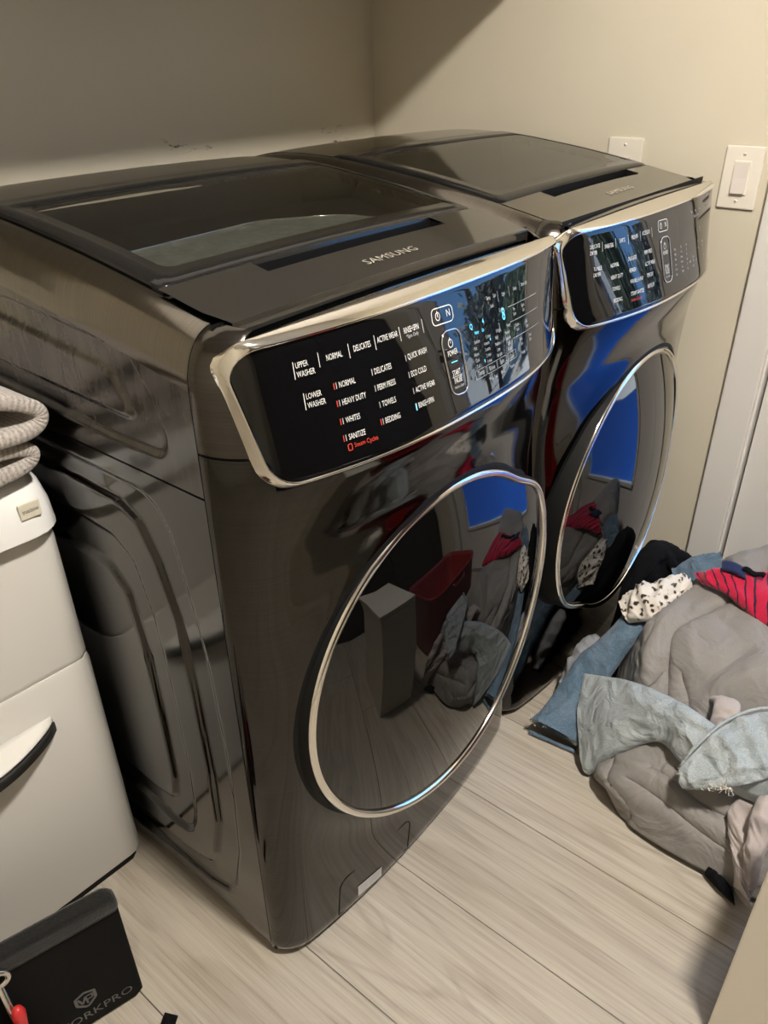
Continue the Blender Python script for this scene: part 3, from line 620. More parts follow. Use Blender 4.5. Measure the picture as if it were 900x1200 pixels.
    Bm = np.where(deg > 30, sstep(deg, 52, 30), sstep(deg, -45, 25)) * (np.abs(deg) < 60)
    for _ in range(1): Bm = np.convolve(np.r_[Bm[-2:], Bm, Bm[:2]], np.ones(5) / 5, 'valid')
    if not washer: Bm = np.roll(Bm, 80)
    def dpt(k_, add=0., y_off=0.):
        X_ = (rx * k_ + add + .030 * Bm * min(1, max(0, (k_ - .4) / .5))) * np.cos(th); Z_ = (rz * k_ + add + .030 * Bm * min(1, max(0, (k_ - .4) / .5))) * np.sin(th)
        sgn = 1 if washer else -1
        y = -.4246 - .031 * X_ * sgn + .029 * Z_ + .185 * X_ * X_ + y_off; return np.stack([xc + X_, y, zc + Z_], 1)
    root_door = mk('door', np.concatenate([dpt(1, 0, -.001), dpt(1, .002, .004), dpt(1, .004, .05)]), gridf(3, 160, True), 'black', root)
    ringP = [dpt(1, -.013, .003), dpt(1, -.0125, -.002), dpt(1, -.009, -.0050), dpt(1, -.004, -.0050), dpt(1, -.001, -.003), dpt(1, 0, .001), dpt(1, .001, .006)]
    grid('chrome_ring', np.array(ringP), 'chrome', root_door, flip=True, wrap=True)
    gp = []
    for k_ in (0, .1, .2, .3, .4, .5, .6, .7, .8, .88, .93, 1.0):
        q = dpt(k_, -.0125 * k_, 0); q[:, 1] -= .034 * (1 - k_ ** 2.2); gp.append(q)
    grid('door_glass', np.array(gp), 'door', root_door, flip=False, wrap=True)
    g0 = [dpt(1, .001), dpt(1, .006), dpt(1, .013)]
    for q in g0: q[:, 1] = FrD(q[:, 0], q[:, 2]) - .0016
    g0[2][:, 1] += .004
    grid('door_gasket', np.array(g0), 'black', root, flip=True, wrap=True)
    # --- access cover low on the front
    if washer:
        cv = fillet([(.106, .030), (.112, .116), (.29, .110), (.284, .030)], [.001, .02, .02, .001], 6)
        ik = Ink(lambda x, z: (x, float(Fr(np.array(x), z)) - .0006, z)); ik.outline(cv, .0022); ac = ik.build('access_cover_gap', 'black', root)
        P = np.array([[(.150 + .059 * u, 0, .063 - .008 * u - .028 * v * (1 - .1 * u)) for v in np.linspace(0, 1, 3)] for u in np.linspace(0, 1, 8)]); P[..., 1] = Fr(P[..., 0], P[..., 2]) - .0010
        st = grid('rating_sticker', P, 'sticker', root); st['label'] = 'white rating sticker'
        ik = Ink(lambda x, z: (x, float(Fr(np.array(x), z)) - .0014, z))
        for k_ in range(4): ik.line(.155, .056 - .005 * k_, .172, .0545 - .005 * k_, .0016); ik.line(.178, .053 - .005 * k_, .203, .0505 - .0048 * k_, .0012)
        ik.build('sticker_print', 'print_grey', st)
        box('foot_tab', .001, .007, -.330, -.322, .018, .030, 'black', root, .001)
        px_, pz_ = .616, .985; ik = Ink(onp); ik.add([(px_ + .006 * math.cos(a), pz_ + .010 * math.sin(a)) for a in np.linspace(0, 2 * math.pi, 16, endpoint=False)], [tuple(range(16))]); ik.build('sensor_window', 'black', cp)
    return root
machine('front_load_washer', 'black stainless washing machine with lit control panel beside white bin', 0., True)
machine('front_load_dryer', 'black stainless dryer between the washer and the beige wall', DX, False)

# ------------------------------------------------------------------ ceiling lamp and wall cabinet (they light and shade the room)
lx, ly = .08, -1.18
lamp = empty('ceiling_lamp', (lx, ly, ZC), 'round flush ceiling lamp with warm white diffuser', 'lamp')
P = []
for r_, z_ in ((.0, -.06), (.03, -.059), (.06, -.053), (.08, -.042), (.09, -.026), (.092, -.012)):
    P.append([(r_ * math.cos(a), r_ * math.sin(a), z_) for a in np.linspace(0, 2 * math.pi, 32, endpoint=False)])
grid('diffuser', np.array(P), 'lamp', lamp, flip=True, wrap=True)
P = [[(r_ * math.cos(a), r_ * math.sin(a), z_) for a in np.linspace(0, 2 * math.pi, 32, endpoint=False)] for r_, z_ in ((.092, -.02), (.105, -.02), (.108, -.0), (.0, -.0))]
grid('canopy', np.array(P), 'lampmetal', lamp, wrap=True)
cb = empty('wall_cabinet', (0, 0, 1.50), 'white wall cabinet hung above the machines', 'cabinet')
box('body', -.30, XW - .002, .08, YW - .002, 0, .80, 'cabinet', cb, .002)
for k in range(3): box('cabinet_door', -.298 + k * .5695, -.298 + k * .5695 + .566, .061, .079, .003, .797, 'cabinet', cb, .003)

# dark cupboard shape added out of view to darken the black glass
wd_ = empty('reflection_darkener', (-.45, -2.58, 0), 'tall dark walnut unit added unseen to darken the reflections in the machines', 'reflection_darkener')
MT['walnut'] = mat('dark_walnut', (.022, .016, .012), .45, spec=.3)
box('carcass', 0, 1.83, 0, .72, .0, 2.10, 'walnut', wd_, .004)
for k in range(3):
    d_ = box('darkener_door', .006 + k * .608, .006 + k * .608 + .602, .722, .742, .06, 2.08, 'walnut', wd_, .004)
    tube('knob', [(.05 + k * .608, .742, 1.05), (.05 + k * .608, .765, 1.05)], .012, 'lampmetal', d_)

# ------------------------------------------------------------------ switch and outlet on the right wall
def plate(name, label, y, z, h=.124, w_=.0795):
    r = empty(name, (XW, y, z), label, name.split('_')[-1] if name != 'power_outlet' else 'outlet')
    box('cover_plate', -.006, -.0004, -w_, 0, -h, 0, 'plate', r, .0035, 3)
    for zz in (-h * .13, -h * .87):
        P = [[(-.0062 - dz, -w_ / 2 + q * math.cos(a), zz + q * math.sin(a)) for a in np.linspace(0, 2 * math.pi, 14, endpoint=False)] for q, dz in ((.0034, -.001), (.0032, .0008), (.002, .0013), (0, .0014))]
        sc = grid('screw', np.array(P), 'plate', r, wrap=True); box('screw_slot', -.0079, -.0072, -w_ / 2 - .0026, -w_ / 2 + .0026, zz - .0004, zz + .0004, 'ink', sc, 0)
    return r
sw = plate('light_switch', 'ivory light switch with white paddle on the wall by the door', -.375, 1.1258)
cy_, cz_ = -.03975, -.062
fr = box('paddle_frame', -.0085, -.005, cy_ - .0172, cy_ + .0172, cz_ - .0335, cz_ + .0335, 'plate', sw, .0015)
V = [(-.0088, cy_ + .014, cz_ + .030), (-.0088, cy_ - .014, cz_ + .030), (-.0098, cy_ - .014, cz_), (-.0098, cy_ + .014, cz_), (-.0135, cy_ - .014, cz_ - .030), (-.0135, cy_ + .014, cz_ - .030),
     (-.005, cy_ + .014, cz_ + .030), (-.005, cy_ - .014, cz_ + .030), (-.005, cy_ - .014, cz_ - .030), (-.005, cy_ + .014, cz_ - .030)]
mk('paddle', V, [(0, 1, 2, 3), (3, 2, 4, 5), (0, 6, 7, 1), (5, 4, 8, 9), (0, 3, 5, 9, 6), (1, 7, 8, 4, 2)], 'rocker', sw, False)
ol = plate('power_outlet', 'ivory wall outlet cover half hidden behind the dryer', -.108, 1.130, .1143, .083)
for zz in (-.054, -.090):
    rc = box('receptacle', -.0085, -.005, -.0415 - .0165, -.0415 + .0165, zz - .014, zz + .014, 'rocker', ol, .003)
    for dy in (-.006, .006): box('socket_slot', -.0088, -.008, -.0415 + dy - .001, -.0415 + dy + .001, zz - .002, zz + .006, 'ink', rc, 0)

# ------------------------------------------------------------------ white two-compartment bin
bin_ = empty('waste_bin', (-.018, .004, 0), 'white two-tier plastic bin with towels on its lid', 'bin', math.radians(-3.5))
BW_, BD_ = .44, .24
def rloft(name, levels, mt, parent, rad=.03, cap=True):
    """levels: (z, inset left/right, inset front, inset back)"""
    R_ = []
    for z, i, f_, b_ in levels:
        pts = resample(fillet([(-BW_ + i, f_), (-i, f_), (-i, BD_ - b_), (-BW_ + i, BD_ - b_)], max(.006, rad - max(i, 0) * .5), 8), 96); R_.append([(p[0], p[1], z) for p in pts])
    R_ = np.array(R_); f = gridf(len(R_), 96, True)
    V = R_.reshape(-1, 3)
    if cap: f = f + [tuple(range(96))[::-1], tuple((len(R_) - 1) * 96 + k for k in range(96))]
    o = mk(name, V, f, mt, parent); md = o.modifiers.new('edge', 'EDGE_SPLIT'); md.split_angle = math.radians(50); return o
rloft('plinth', [(0, .008, .010, .008), (.024, .008, .010, .008)], 'black', bin_, .022)
lowb = rloft('lower_compartment', [(.022, .001, .003, .0), (.03, 0, 0, 0), (.488, 0, 0, 0), (.4945, .002, .002, 0), (.4945, .008, .008, .004)], 'bin', bin_, .022)
rloft('upper_compartment', [(.492, .006, .006, .006), (.4985, .002, .002, .002), (.506, .001, .001, .001), (.715, .001, .002, .001), (.75, .004, .006, .002)], 'bin', bin_, .024)
lidb = rloft('lid', [(.742, .004, .004, 0), (.738, -.002, -.016, 0), (.741, -.005, -.020, 0), (.775, -.003, -.018, 0), (.805, .003, -.010, 0), (.820, .010, .0, .006), (.828, .022, .014, .014), (.830, .05, .05, .04)], 'lid', bin_, .045)
# pull handle of the lower compartment: bowed lip with a black edge
hx0, hx1, hz = -.088, -.352, .4175
n = 25; U = np.linspace(0, 1, n); xs_ = hx0 + (hx1 - hx0) * U; prot = .052 * np.sin(np.pi * U) ** .8
top_ = np.array([[(x, -.0005 - p * k, hz + .010 * (1 - k)) for k in np.linspace(0, 1, 5)] for x, p in zip(xs_, prot)])
hd = grid('pull_handle', top_, 'bin', lowb)
hd.modifiers.new('thick', 'SOLIDIFY').thickness = .002
edge = np.array([[(x, -.001 - p - .0012, hz - .0005), (x, -.001 - p - .0016, hz - .009), (x, -.001 - p - .0008, hz - .0185)] for x, p in zip(xs_, prot)])
ed = grid('grip_edge', edge, 'ink', hd); ed.modifiers.new('thick', 'SOLIDIFY').thickness = .0025
und = np.array([[(x, -.0005 - p * k, hz - .0185 - (1 - k) * .06 * math.sin(math.pi * u)) for k in np.linspace(1, 0, 5)] for u, x, p in zip(U, xs_, prot)])
grid('scoop', und, 'bin', hd)
plq = box('name_plaque', -.054, -.025, -.0205, -.0165, .772, .795, 'tag', lidb, .0012)
ik = Ink(lambda x, z: (x, -.0209, z)); ik.text('true/zone', -.0395, .7840, .0062, .62); ik.build('plaque_lettering', 'ink', plq)
gp_ = box('latch', -.125, -.085, -.032, -.012, .783, .797, 'grey_plastic', lidb, .005, 3)

def folded(name, label, path, y0, y1, thick, wob, seed):
    P = np.array(path); d = np.r_[0, np.cumsum(np.linalg.norm(np.diff(P, axis=0), axis=1))]
    t = np.linspace(0, d[-1], 70)
    def cr(c):
        s_ = np.interp(t, d, P[:, c]); k = np.ones(5) / 5; return np.convolve(np.pad(s_, 2, mode='edge'), k, 'valid')
    X = cr(0); Z = cr(1); G = np.zeros((70, 30, 3))
    for j, y in enumerate(np.linspace(y0, y1, 30)):
        for i in range(70):
            n_ = noise.noise(Vector((X[i] * 14 + seed, y * 14, Z[i] * 30))) * wob
            G[i, j] = (X[i] + n_ * .6 - .02 * ((y - y0) / (y1 - y0)) * (Z[i] - P[0, 1]) * 4, y + .35 * n_, Z[i] + n_)
    o = grid(name, G, 'towel', None, uv=True); md = o.modifiers.new('thick', 'SOLIDIFY'); md.thickness = thick; md.offset = 0
    b = o.modifiers.new('round', 'SUBSURF'); b.levels = 1; b.render_levels = 1
    return tag(o, label, 'towel', 'folded towels on the bin')
folded('bath_towel', 'taupe ribbed towel lying directly on the white bin lid', [(-.36, .842), (-.072, .842), (-.038, .847), (-.028, .856), (-.033, .868), (-.062, .874), (-.2, .880), (-.36, .879)], -.022, .20, .020, .002, 1)
folded('bath_towel', 'taupe ribbed towel with open fold, topmost of the two on the bin', [(-.36, .900), (-.10, .896), (-.040, .893), (-.018, .898), (-.010, .909), (-.024, .928), (-.068, .946), (-.14, .957), (-.22, .957), (-.36, .956)], -.035, .20, .020, .003, 7)

# ------------------------------------------------------------------ tool bag
bag = empty('tool_bag', (-.172, -.196, 0), 'open black tool bag with grey printed logo on the floor', 'bag', math.atan2(-.040, .142))
def bag_panel(name, x0, x1, y, th_, z0, z1, mt, rad, parent):
    pts = resample(fillet([(x0, z0), (x1, z0), (x1, z1), (x0, z1)], rad, 8), 80); cx, cz = pts.mean(0); R_ = []
    for k, yy in ((0, -th_ / 2), (.5, -th_ / 2), (.97, -th_ / 2), (1, -th_ * .3), (1, th_ * .3), (.97, th_ / 2), (.5, th_ / 2), (0, th_ / 2)): R_.append([(cx + (p[0] - cx) * k, y + yy, cz + (p[1] - cz) * k) for p in pts])
    return grid(name, np.array(R_), mt, parent, wrap=True)
bp = bag_panel('back_wall', -.30, 0, 0, .016, .002, .262, 'bag', [.012, .012, .035, .035], bag)
bag_panel('felt_rim', -.302, .0015, 0, .025, .230, .2645, 'bagrim', [.004, .004, .030, .030], bag)
bag_panel('front_pocket', -.36, -.20, -.085, .014, .002, .13, 'bag', [.01, .01, .03, .02], bag)
box('bag_floor', -.34, -.150, -.085, 0, .001, .012, 'bag', bag, .003)
bag_panel('divider', -.35, -.21, -.045, .012, .005, .17, 'bag', [.01, .01, .03, .02], bag)
ik = Ink(lambda x, z: (x, -.0088, z)); ik.text('WORKPRO', -.076, .033, .0165, 1.02)
sh = fillet([(-.066, .083), (-.066, .066), (-.080, .052), (-.094, .066), (-.094, .083), (-.080, .089)], [.001, .006, .004, .006, .001, .002], 3)
ik.outline(sh, .0045); ik.line(-.091, .080, -.0855, .064, .0035); ik.line(-.0855, .064, -.080, .079, .003); ik.line(-.080, .079, -.0785, .060, .003); ik.line(-.0785, .078, -.069, .078, .003); ik.line(-.070, .078, -.070, .070, .003); ik.line(-.070, .070, -.078, .069, .003)
ik.build('logo_lettering', 'bagprint', bp)
tube('rivet', [(-.128, -.008, .052), (-.128, -.0125, .052)], .0042, 'steel', bag, 12)
bag_rot = bag.rotation_euler.z
def in_bag(x, y, z):
    return (bag.location.x + x * math.cos(bag_rot) - y * math.sin(bag_rot), bag.location.y + x * math.sin(bag_rot) + y * math.cos(bag_rot), z)
pl = empty('pliers', in_bag(-.180, -.036, .012), 'pliers with glossy red grips standing in the black tool bag', 'pliers', bag_rot)
tube('grip', [(.006, 0, .012), (.012, 0, .08), (.0175, 0, .13), (.020, 0, .158), (.0205, 0, .168), (.0205, 0, .172)], [.005, .0075, .0085, .0095, .007, .003], 'redplastic', pl, 12)
tube('grip', [(-.006, 0, .012), (-.012, 0, .08), (-.0155, 0, .12), (-.015, 0, .145), (-.0145, 0, .155), (-.0145, 0, .159)], [.005, .0075, .0085, .0085, .006, .003], 'redplastic', pl, 12)
tube('jaw', [(0, 0, .0), (0, 0, .02)], [.009, .010], 'steel', pl, 10)
wr_ = empty('wrench', in_bag(-.168, -.0200, .012), 'shiny steel wrench standing in the black tool bag', 'wrench', bag_rot)
tube('shaft', [(0, 0, 0), (0, 0, .212)], [.0055, .005], 'steel', wr_, 8)
tube('ring_end', [(.014 * math.cos(a), 0, .225 + .014 * math.sin(a)) for a in np.linspace(0, 2 * math.pi, 20, endpoint=False)], .0045, 'steel', wr_, 8, True)
V = np.array([[(-.222 + .048 * u + .5 * .02 * v, -.297 + .04 * u - .02 * v, .004 + .012 * math.sin(u * 3.0)) for v in (0, .5, 1)] for u in np.linspace(-.3, 1, 10)])
st = grid('webbing_strap', V, 'bag'); st.modifiers.new('thick', 'SOLIDIFY').thickness = .003
tag(st, 'loose black webbing strap end on the floor by the tool bag', 'strap')

# ------------------------------------------------------------------ white cabinet and red basket by the laundry pile
fc = empty('storage_cabinet', (.33, -1.26, 0), 'low cream white storage cabinet standing on the oak floor', 'cabinet')
box('body', 0, .17, 0, .331, .0, .425, 'cabinet', fc, .003)
box('cabinet_top', -.003, .173, -.004, .331, .425, .44, 'cabinet', fc, .003)
rb = empty('laundry_basket', (.86, -1.17, 0), 'red plastic laundry basket beside the white cabinet', 'basket')
P = []
for z, k in ((.004, .0), (.004, .9), (.012, .93), (.30, 1.08), (.31, 1.14), (.318, 1.14), (.318, 1.09), (.30, 1.05), (.02, .9), (.012, .0)):
    pts = resample(fillet([(-.19, -.15), (.19, -.15), (.19, .15), (-.19, .15)], .06, 8), 64); P.append([(p[0] * k, p[1] * k, z) for p in pts])
grid('tub', np.array(P), 'redbin', rb, wrap=True)
tube('handle', [(-.05, .168, .30), (-.045, .178, .285), (.045, .178, .285), (.05, .168, .30)], .008, 'redbin', rb)

# ------------------------------------------------------------------ laundry pile
def catmull(P, n, axis):
    P = np.moveaxis(np.asarray(P, float), axis, 0); N = len(P); t = np.linspace(0, N - 1, n); i = np.clip(t.astype(int), 0, N - 2); u = (t - i).reshape(-1, *([1] * (P.ndim - 1)))
    g = lambda k: P[np.clip(i + k, 0, N - 1)]
    p0_, p1, p2, p3 = g(-1), g(0), g(1), g(2)
    p0_ = np.where((i == 0).reshape(u.shape), 2 * p1 - p2, p0_); p3 = np.where((i == N - 2).reshape(u.shape), 2 * p2 - p1, p3)
    r = .5 * (2 * p1 + (p2 - p0_) * u + (2 * p0_ - 5 * p1 + 4 * p2 - p3) * u * u + (3 * p1 - p0_ - 3 * p2 + p3) * u ** 3)
    return np.moveaxis(r, 0, axis)
def normals(G, wrapv=False):
    du = np.gradient(G, axis=0); dv = (np.roll(G, -1, 1) - np.roll(G, 1, 1)) if wrapv else np.gradient(G, axis=1); n_ = np.cross(du, dv); return n_ / (np.linalg.norm(n_, axis=-1, keepdims=True) + 1e-9)
def wrinkle(nu, nv, fu, fv, amp, seed, ridged=True):
    H_ = np.zeros((nu, nv))
    for i in range(nu):
        for j in range(nv):
            u, v = i / (nu - 1), j / (nv - 1); wx = noise.noise(Vector((u * 3, v * 3, seed))) * .35
            a = noise.noise(Vector((u * fu + wx * 2, v * fv + wx, seed * 1.7)))
            b = noise.noise(Vector((u * fu * 2.1 + wx, v * fv * 2.1 - wx, seed * 2.3 + 5)))
            H_[i, j] = ((1 - abs(a) * 2) * .7 + (1 - abs(b) * 2) * .3 - .45) if ridged else (a * .7 + b * .3)
    return H_ * amp
def creases(nu, nv, lines, vs=1.0):
    U, V = np.meshgrid(np.linspace(0, 1, nu), np.linspace(0, 1, nv), indexing='ij'); H_ = np.zeros((nu, nv))
    for (u0, v0, u1, v1, wd, h) in lines:
        v0 *= vs; v1 *= vs
        d = np.array([u1 - u0, v1 - v0]); t = np.clip(((U - u0) * d[0] + (V - v0) * d[1]) / (d @ d), 0, 1)
        dist = np.hypot(U - u0 - t * d[0], V - v0 - t * d[1]); H_ += h * np.exp(-(dist / wd) ** 1.3) * (1 - .5 * np.abs(2 * t - 1))
    return H_
YLIM = -.922
def fix(G):
    lim = np.where(G[..., 0] < .60, YLIM, YLIM - .055 * sstep(G[..., 0], .60, .66)); G[..., 1] = np.maximum(G[..., 1], lim)
    G[..., 2] = np.maximum(G[..., 2], .004); G[..., 0] = np.minimum(G[..., 0], XW - .03); return G
def patch(name, rows, mt, label, cat, nu=110, nv=90, H_=None, up=1, thick=.008, parent=None, cats=True):
    G = catmull(catmull(rows, nu, 0), nv, 1); n_ = normals(G); n_ = n_ * np.where(n_[..., 2:3] < 0, -1, 1)
    if H_ is not None: G = G + n_ * H_[..., None]
    o = grid(name, fix(G), mt, parent, uv=True); md = o.modifiers.new('thick', 'SOLIDIFY'); md.thickness = thick; md.offset = -1 if n_[nu // 2, nv // 2] @ np.cross(G[nu // 2 + 1, nv // 2] - G[nu // 2, nv // 2], G[nu // 2, nv // 2 + 1] - G[nu // 2, nv // 2]) > 0 else 1
    if parent is None: tag(o, label, cat, 'laundry heap on the floor')
    return o
def ribbon(name, L, R_, thick, mt, label=None, cat=None, parent=None, n=80, m=40, fu=5, fv=3, amp=.006, seed=1, lines=(), flare=None, power=.8, sag=.6):
    """flattened tube of cloth between a left and a right edge"""
    L = catmull(L, n, 0); R_ = catmull(R_, n, 0); mid = (L + R_) / 2; half = (R_ - L) / 2; t = np.gradient(mid, axis=0)
    nn = np.cross(half, t); nn /= np.linalg.norm(nn, axis=1, keepdims=True) + 1e-9; nn *= np.where(nn[:, 2:3] < 0, -1, 1)
    ph = np.linspace(0, 2 * np.pi, m, endpoint=False); G = np.zeros((n, m, 3)); Hw = wrinkle(n, m, fu, fv, amp, seed)
    Hw = (Hw + np.roll(Hw[:, ::-1], 1, 1)) / 2 if False else Hw
    ed = sstep(np.minimum(np.arange(m), m - np.arange(m)) / m, 0, .08); Hc = creases(n, m, lines) if len(lines) else 0
    Hw = Hw * ed[None]; Hw = Hw + Hc
    for k, p in enumerate(ph):
        c, s = math.cos(p), math.sin(p); e = math.copysign(abs(s) ** power, s)
        th_ = thick if np.isscalar(thick) else np.interp(np.linspace(0, 1, n), np.linspace(0, 1, len(thick)), thick)[:, None]
        G[:, k] = mid + half * c + nn * (th_ * e * (1 if s > 0 else sag) + Hw[:, k:k + 1] * (1 if s > 0 else .3))
    G = fix(G); o = grid(name, G, mt, parent, uv=True, wrap=True)
    me = o.data; bm_ = bmesh.new(); bm_.from_mesh(me)
    if parent is None: tag(o, label, cat, 'laundry heap on the floor')
    bm_.free(); return o
comf = [
  [(.975, -.518, .01), (1.075, -.570, .02), (1.17, -.602, .03), (1.27, -.66, .03), (1.35, -.75, .03)],
  [(.990, -.520, .06), (1.050, -.566, .22), (1.133, -.60, .28), (1.183, -.684, .335), (1.284, -.782, .34)],
  [(.965, -.512, .08), (.931, -.562, .255), (.992, -.618, .295), (1.027, -.692, .315), (1.087, -.815, .33)],
  [(.903, -.521, .06), (.854, -.576, .205), (.877, -.631, .265), (.902, -.712, .29), (.949, -.84, .30)],
  [(.837, -.534, .04), (.784, -.598, .15), (.801, -.661, .21), (.816, -.748, .25), (.857, -.88, .26)],
  [(.786, -.551, .04), (.735, -.61, .115), (.743, -.694, .155), (.76, -.779, .19), (.805, -.908, .20)],
  [(.72, -.57, .03), (.678, -.625, .10), (.686, -.719, .135), (.705, -.806, .15), (.746, -.93, .15)],
  [(.672, -.585, .02), (.627, -.627, .075), (.62, -.719, .095), (.619, -.814, .10), (.65, -.94, .10)],
  [(.684, -.604, .004), (.624, -.659, .012), (.599, -.742, .012), (.599, -.842, .012), (.61, -.95, .012)]]
comf = [r_ + [(min(r_[-1][0] + .10, 1.37), min(r_[-1][1], -.93) - .035, .006)] for r_ in comf]      # the far side falls to the floor
HC = wrinkle(150, 120, 5, 4, .005, 3.1) + wrinkle(150, 120, 3, 3, .010, 8.2, False)
HC += creases(150, 120, [(.36, .46, .25, .80, .011, -.022), (.36, .46, .60, .47, .014, -.024), (.30, .36, .50, .35, .05, .022), (.5, .33, .44, .46, .02, -.014), (.36, .95, .52, .62, .03, -.012), (.42, .95, .56, .66, .03, .012), (.48, .55, .60, .60, .015, -.016), (.30, .55, .45, .62, .03, .007),
                          (.78, .25, .84, .6, .02, .012), (.80, .42, .86, .9, .012, -.018), (.85, .35, .92, .85, .012, -.014), (.75, .22, .9, .24, .02, -.010), (.72, .45, .80, .75, .03, .012), (.36, .55, .40, .68, .015, -.008), (.31, .66, .37, .80, .015, -.008)], .8)
cf = patch('comforter', comf, 'comforter', 'rumpled greige quilted comforter forming the bulk of the laundry heap', 'comforter', 150, 120, HC, thick=.010)
er = ribbon('edge_roll', [(1.03, -.545, .262), (.965, -.553, .262), (.905, -.566, .235), (.85, -.576, .195), (.80, -.585, .16)], [(1.01, -.60, .292), (.945, -.597, .285), (.885, -.606, .258), (.838, -.616, .225), (.79, -.62, .18)], [.012, .026, .030, .024, .012], 'comforter', parent=cf, n=80, m=36, fu=7, fv=2, amp=.010, seed=4.4)
box('care_tag', .668, .686, -.618, -.604, .005, .010, 'orange', cf, .001)
# dark hooded top slumped against the dryer
bl = [[(.86, -.425, .004), (.93, -.435, .004), (1.02, -.44, .004), (1.15, -.44, .004), (1.30, -.455, .004)],
      [(.86, -.450, .02), (.94, -.455, .08), (1.01, -.460, .28), (1.13, -.463, .26), (1.29, -.470, .13)],
      [(.865, -.465, .03), (.945, -.472, .10), (1.02, -.487, .335), (1.15, -.500, .285), (1.31, -.505, .16)],
      [(.87, -.478, .03), (.95, -.476, .09), (1.03, -.494, .25), (1.16, -.525, .235), (1.32, -.542, .12)],
      [(.875, -.485, .01), (.955, -.480, .02), (1.035, -.499, .03), (1.17, -.536, .03), (1.32, -.556, .02)]]
patch('hooded_top', [[(x, y - .014, z) for x, y, z in r_] for r_ in bl], 'blackc', 'black sweatshirt slumped against the dryer behind the heap', 'sweatshirt', 90, 90, wrinkle(90, 90, 5, 7, .015, 5.5))
ribbon('cotton_shirt', [(.835, -.412, .05), (.866, -.412, .090), (.905, -.418, .112), (.940, -.428, .118)], [(.825, -.44, .045), (.852, -.447, .095), (.892, -.454, .120), (.928, -.464, .126)], .018, 'greyc', 'pale grey shirt squeezed between blue jeans and dryer', 'shirt', n=50, m=30, seed=2.5, fu=4, amp=.012)
# blue jeans
bj = empty('blue_jeans', (.70, -.47, 0), 'mid blue denim jeans with a frayed hem lying beside the dryer', 'jeans'); bj['group'] = 'laundry heap on the floor'
loc = np.array([.70, -.47, 0])
def rel(P): return [tuple(np.array(p) - loc) for p in P]
def ribbon_at(parent, L, R_, *a, **k):
    o = ribbon(a[0], L, R_, a[1], a[2], parent=parent, **k); o.data.transform(Matrix.Translation(-Vector(parent.location))); return o
JL = [(.948, -.492, .215), (.905, -.477, .182), (.851, -.442, .13), (.781, -.431, .085), (.725, -.424, .06), (.693, -.414, .045)]
JR = [(.962, -.556, .232), (.908, -.545, .21), (.86, -.531, .16), (.806, -.517, .10), (.753, -.52, .06), (.705, -.52, .03)]
ribbon_at(bj, JL, JR, 'leg', .026, 'blue', seed=2.2, fu=4, fv=2.5, amp=.007, lines=[(.45, .18, .95, .35, .03, .007), (.55, .12, .8, .2, .03, -.006)])
ribbon_at(bj, [(1.10, -.535, .27), (1.121, -.571, .305), (1.146, -.617, .32)], [(1.05, -.566, .265), (1.066, -.612, .295), (1.086, -.642, .32)], 'leg', .020, 'blue', seed=4.2, n=40, m=24, fu=3, amp=.008)
def fray(parent, pts, n_, ln, mt, name='frayed_threads', spread=.006):
    V = []; F_ = []; base = np.array(pts)
    for k in range(n_):
        t = random.random() * (len(base) - 1); i = int(t); p = base[i] + (base[i + 1] - base[i]) * (t - i); d = np.array([random.uniform(-1, 1), random.uniform(-1, 1), random.uniform(-.6, .5)]) * ln * random.random(); w_ = .0006; b = len(V); side = np.cross(d, [0, 0, 1]); side = side / (np.linalg.norm(side) + 1e-9) * w_
        q = p + d * .5 + np.random.default_rng(k).normal(size=3) * spread * .4; e = p + d
        for a in (p, q, e): a = a.copy(); a[2] = max(a[2], .002); V += [tuple(a - side), tuple(a + side)]
        F_ += [(b, b + 1, b + 3, b + 2), (b + 2, b + 3, b + 5, b + 4)]
    o = mk(name, V, F_, mt, parent, False); o['kind'] = 'stuff'
    o.data.transform(Matrix.Translation(-Vector(parent.location))); return o
hemp = [np.array(JL[-1]) * (1 - t) + np.array(JR[-1]) * t + [0, 0, .022 * math.sin(math.pi * t)] for t in np.linspace(0, 1, 9)]
h_ = tube('hem', [p - loc for p in hemp], .005, 'bleach', bj, 8); fray(bj, hemp, 90, .016, 'thread')
h2 = tube('hem', [p * np.array([1, 1, 0]) + [0, 0, .008] - loc for p in hemp], .005, 'blue', bj, 8)
# bleached ripped jeans
rj = empty('ripped_jeans', (.70, -.72, .1), 'bleached pale denim jeans with a ripped knee across the comforter', 'jeans'); rj['group'] = 'laundry heap on the floor'
B1L = [(.822, -.478, .12), (.783, -.592, .19), (.735, -.698, .235), (.695, -.788, .25), (.686, -.907, .24)]; B1R = [(.663, -.571, .01), (.673, -.615, .09), (.701, -.685, .15), (.661, -.764, .16), (.665, -.932, .16)]
ribbon_at(rj, B1L, B1R, 'leg', .030, 'bleach', seed=6.1, fu=5, fv=3, amp=.010, n=90, m=48, lines=[(.05, .12, .6, .2, .03, -.006), (.3, .35, .7, .3, .03, .010), (.5, .3, .8, .42, .025, -.010)])
B2L = [(.778, -.872, .285), (.753, -.819, .272), (.697, -.78, .258), (.637, -.756, .228), (.618, -.745, .19)]; B2R = [(.675, -.907, .25), (.651, -.878, .235), (.621, -.836, .212), (.608, -.80, .19), (.604, -.768, .17)]
ribbon_at(rj, B2L, B2R, 'leg', .014, 'bleach', seed=9.1, fu=4, fv=3, amp=.016, n=90, m=60, lines=[(.05, .10, .85, .2, .015, .010), (.2, .2, .75, .33, .018, -.012), (.4, .12, .55, .4, .02, .010), (.6, .15, .72, .42, .015, -.010)])
rip = [(.612, -.752, .20), (.604, -.775, .195), (.604, -.80, .20), (.612, -.83, .215)]
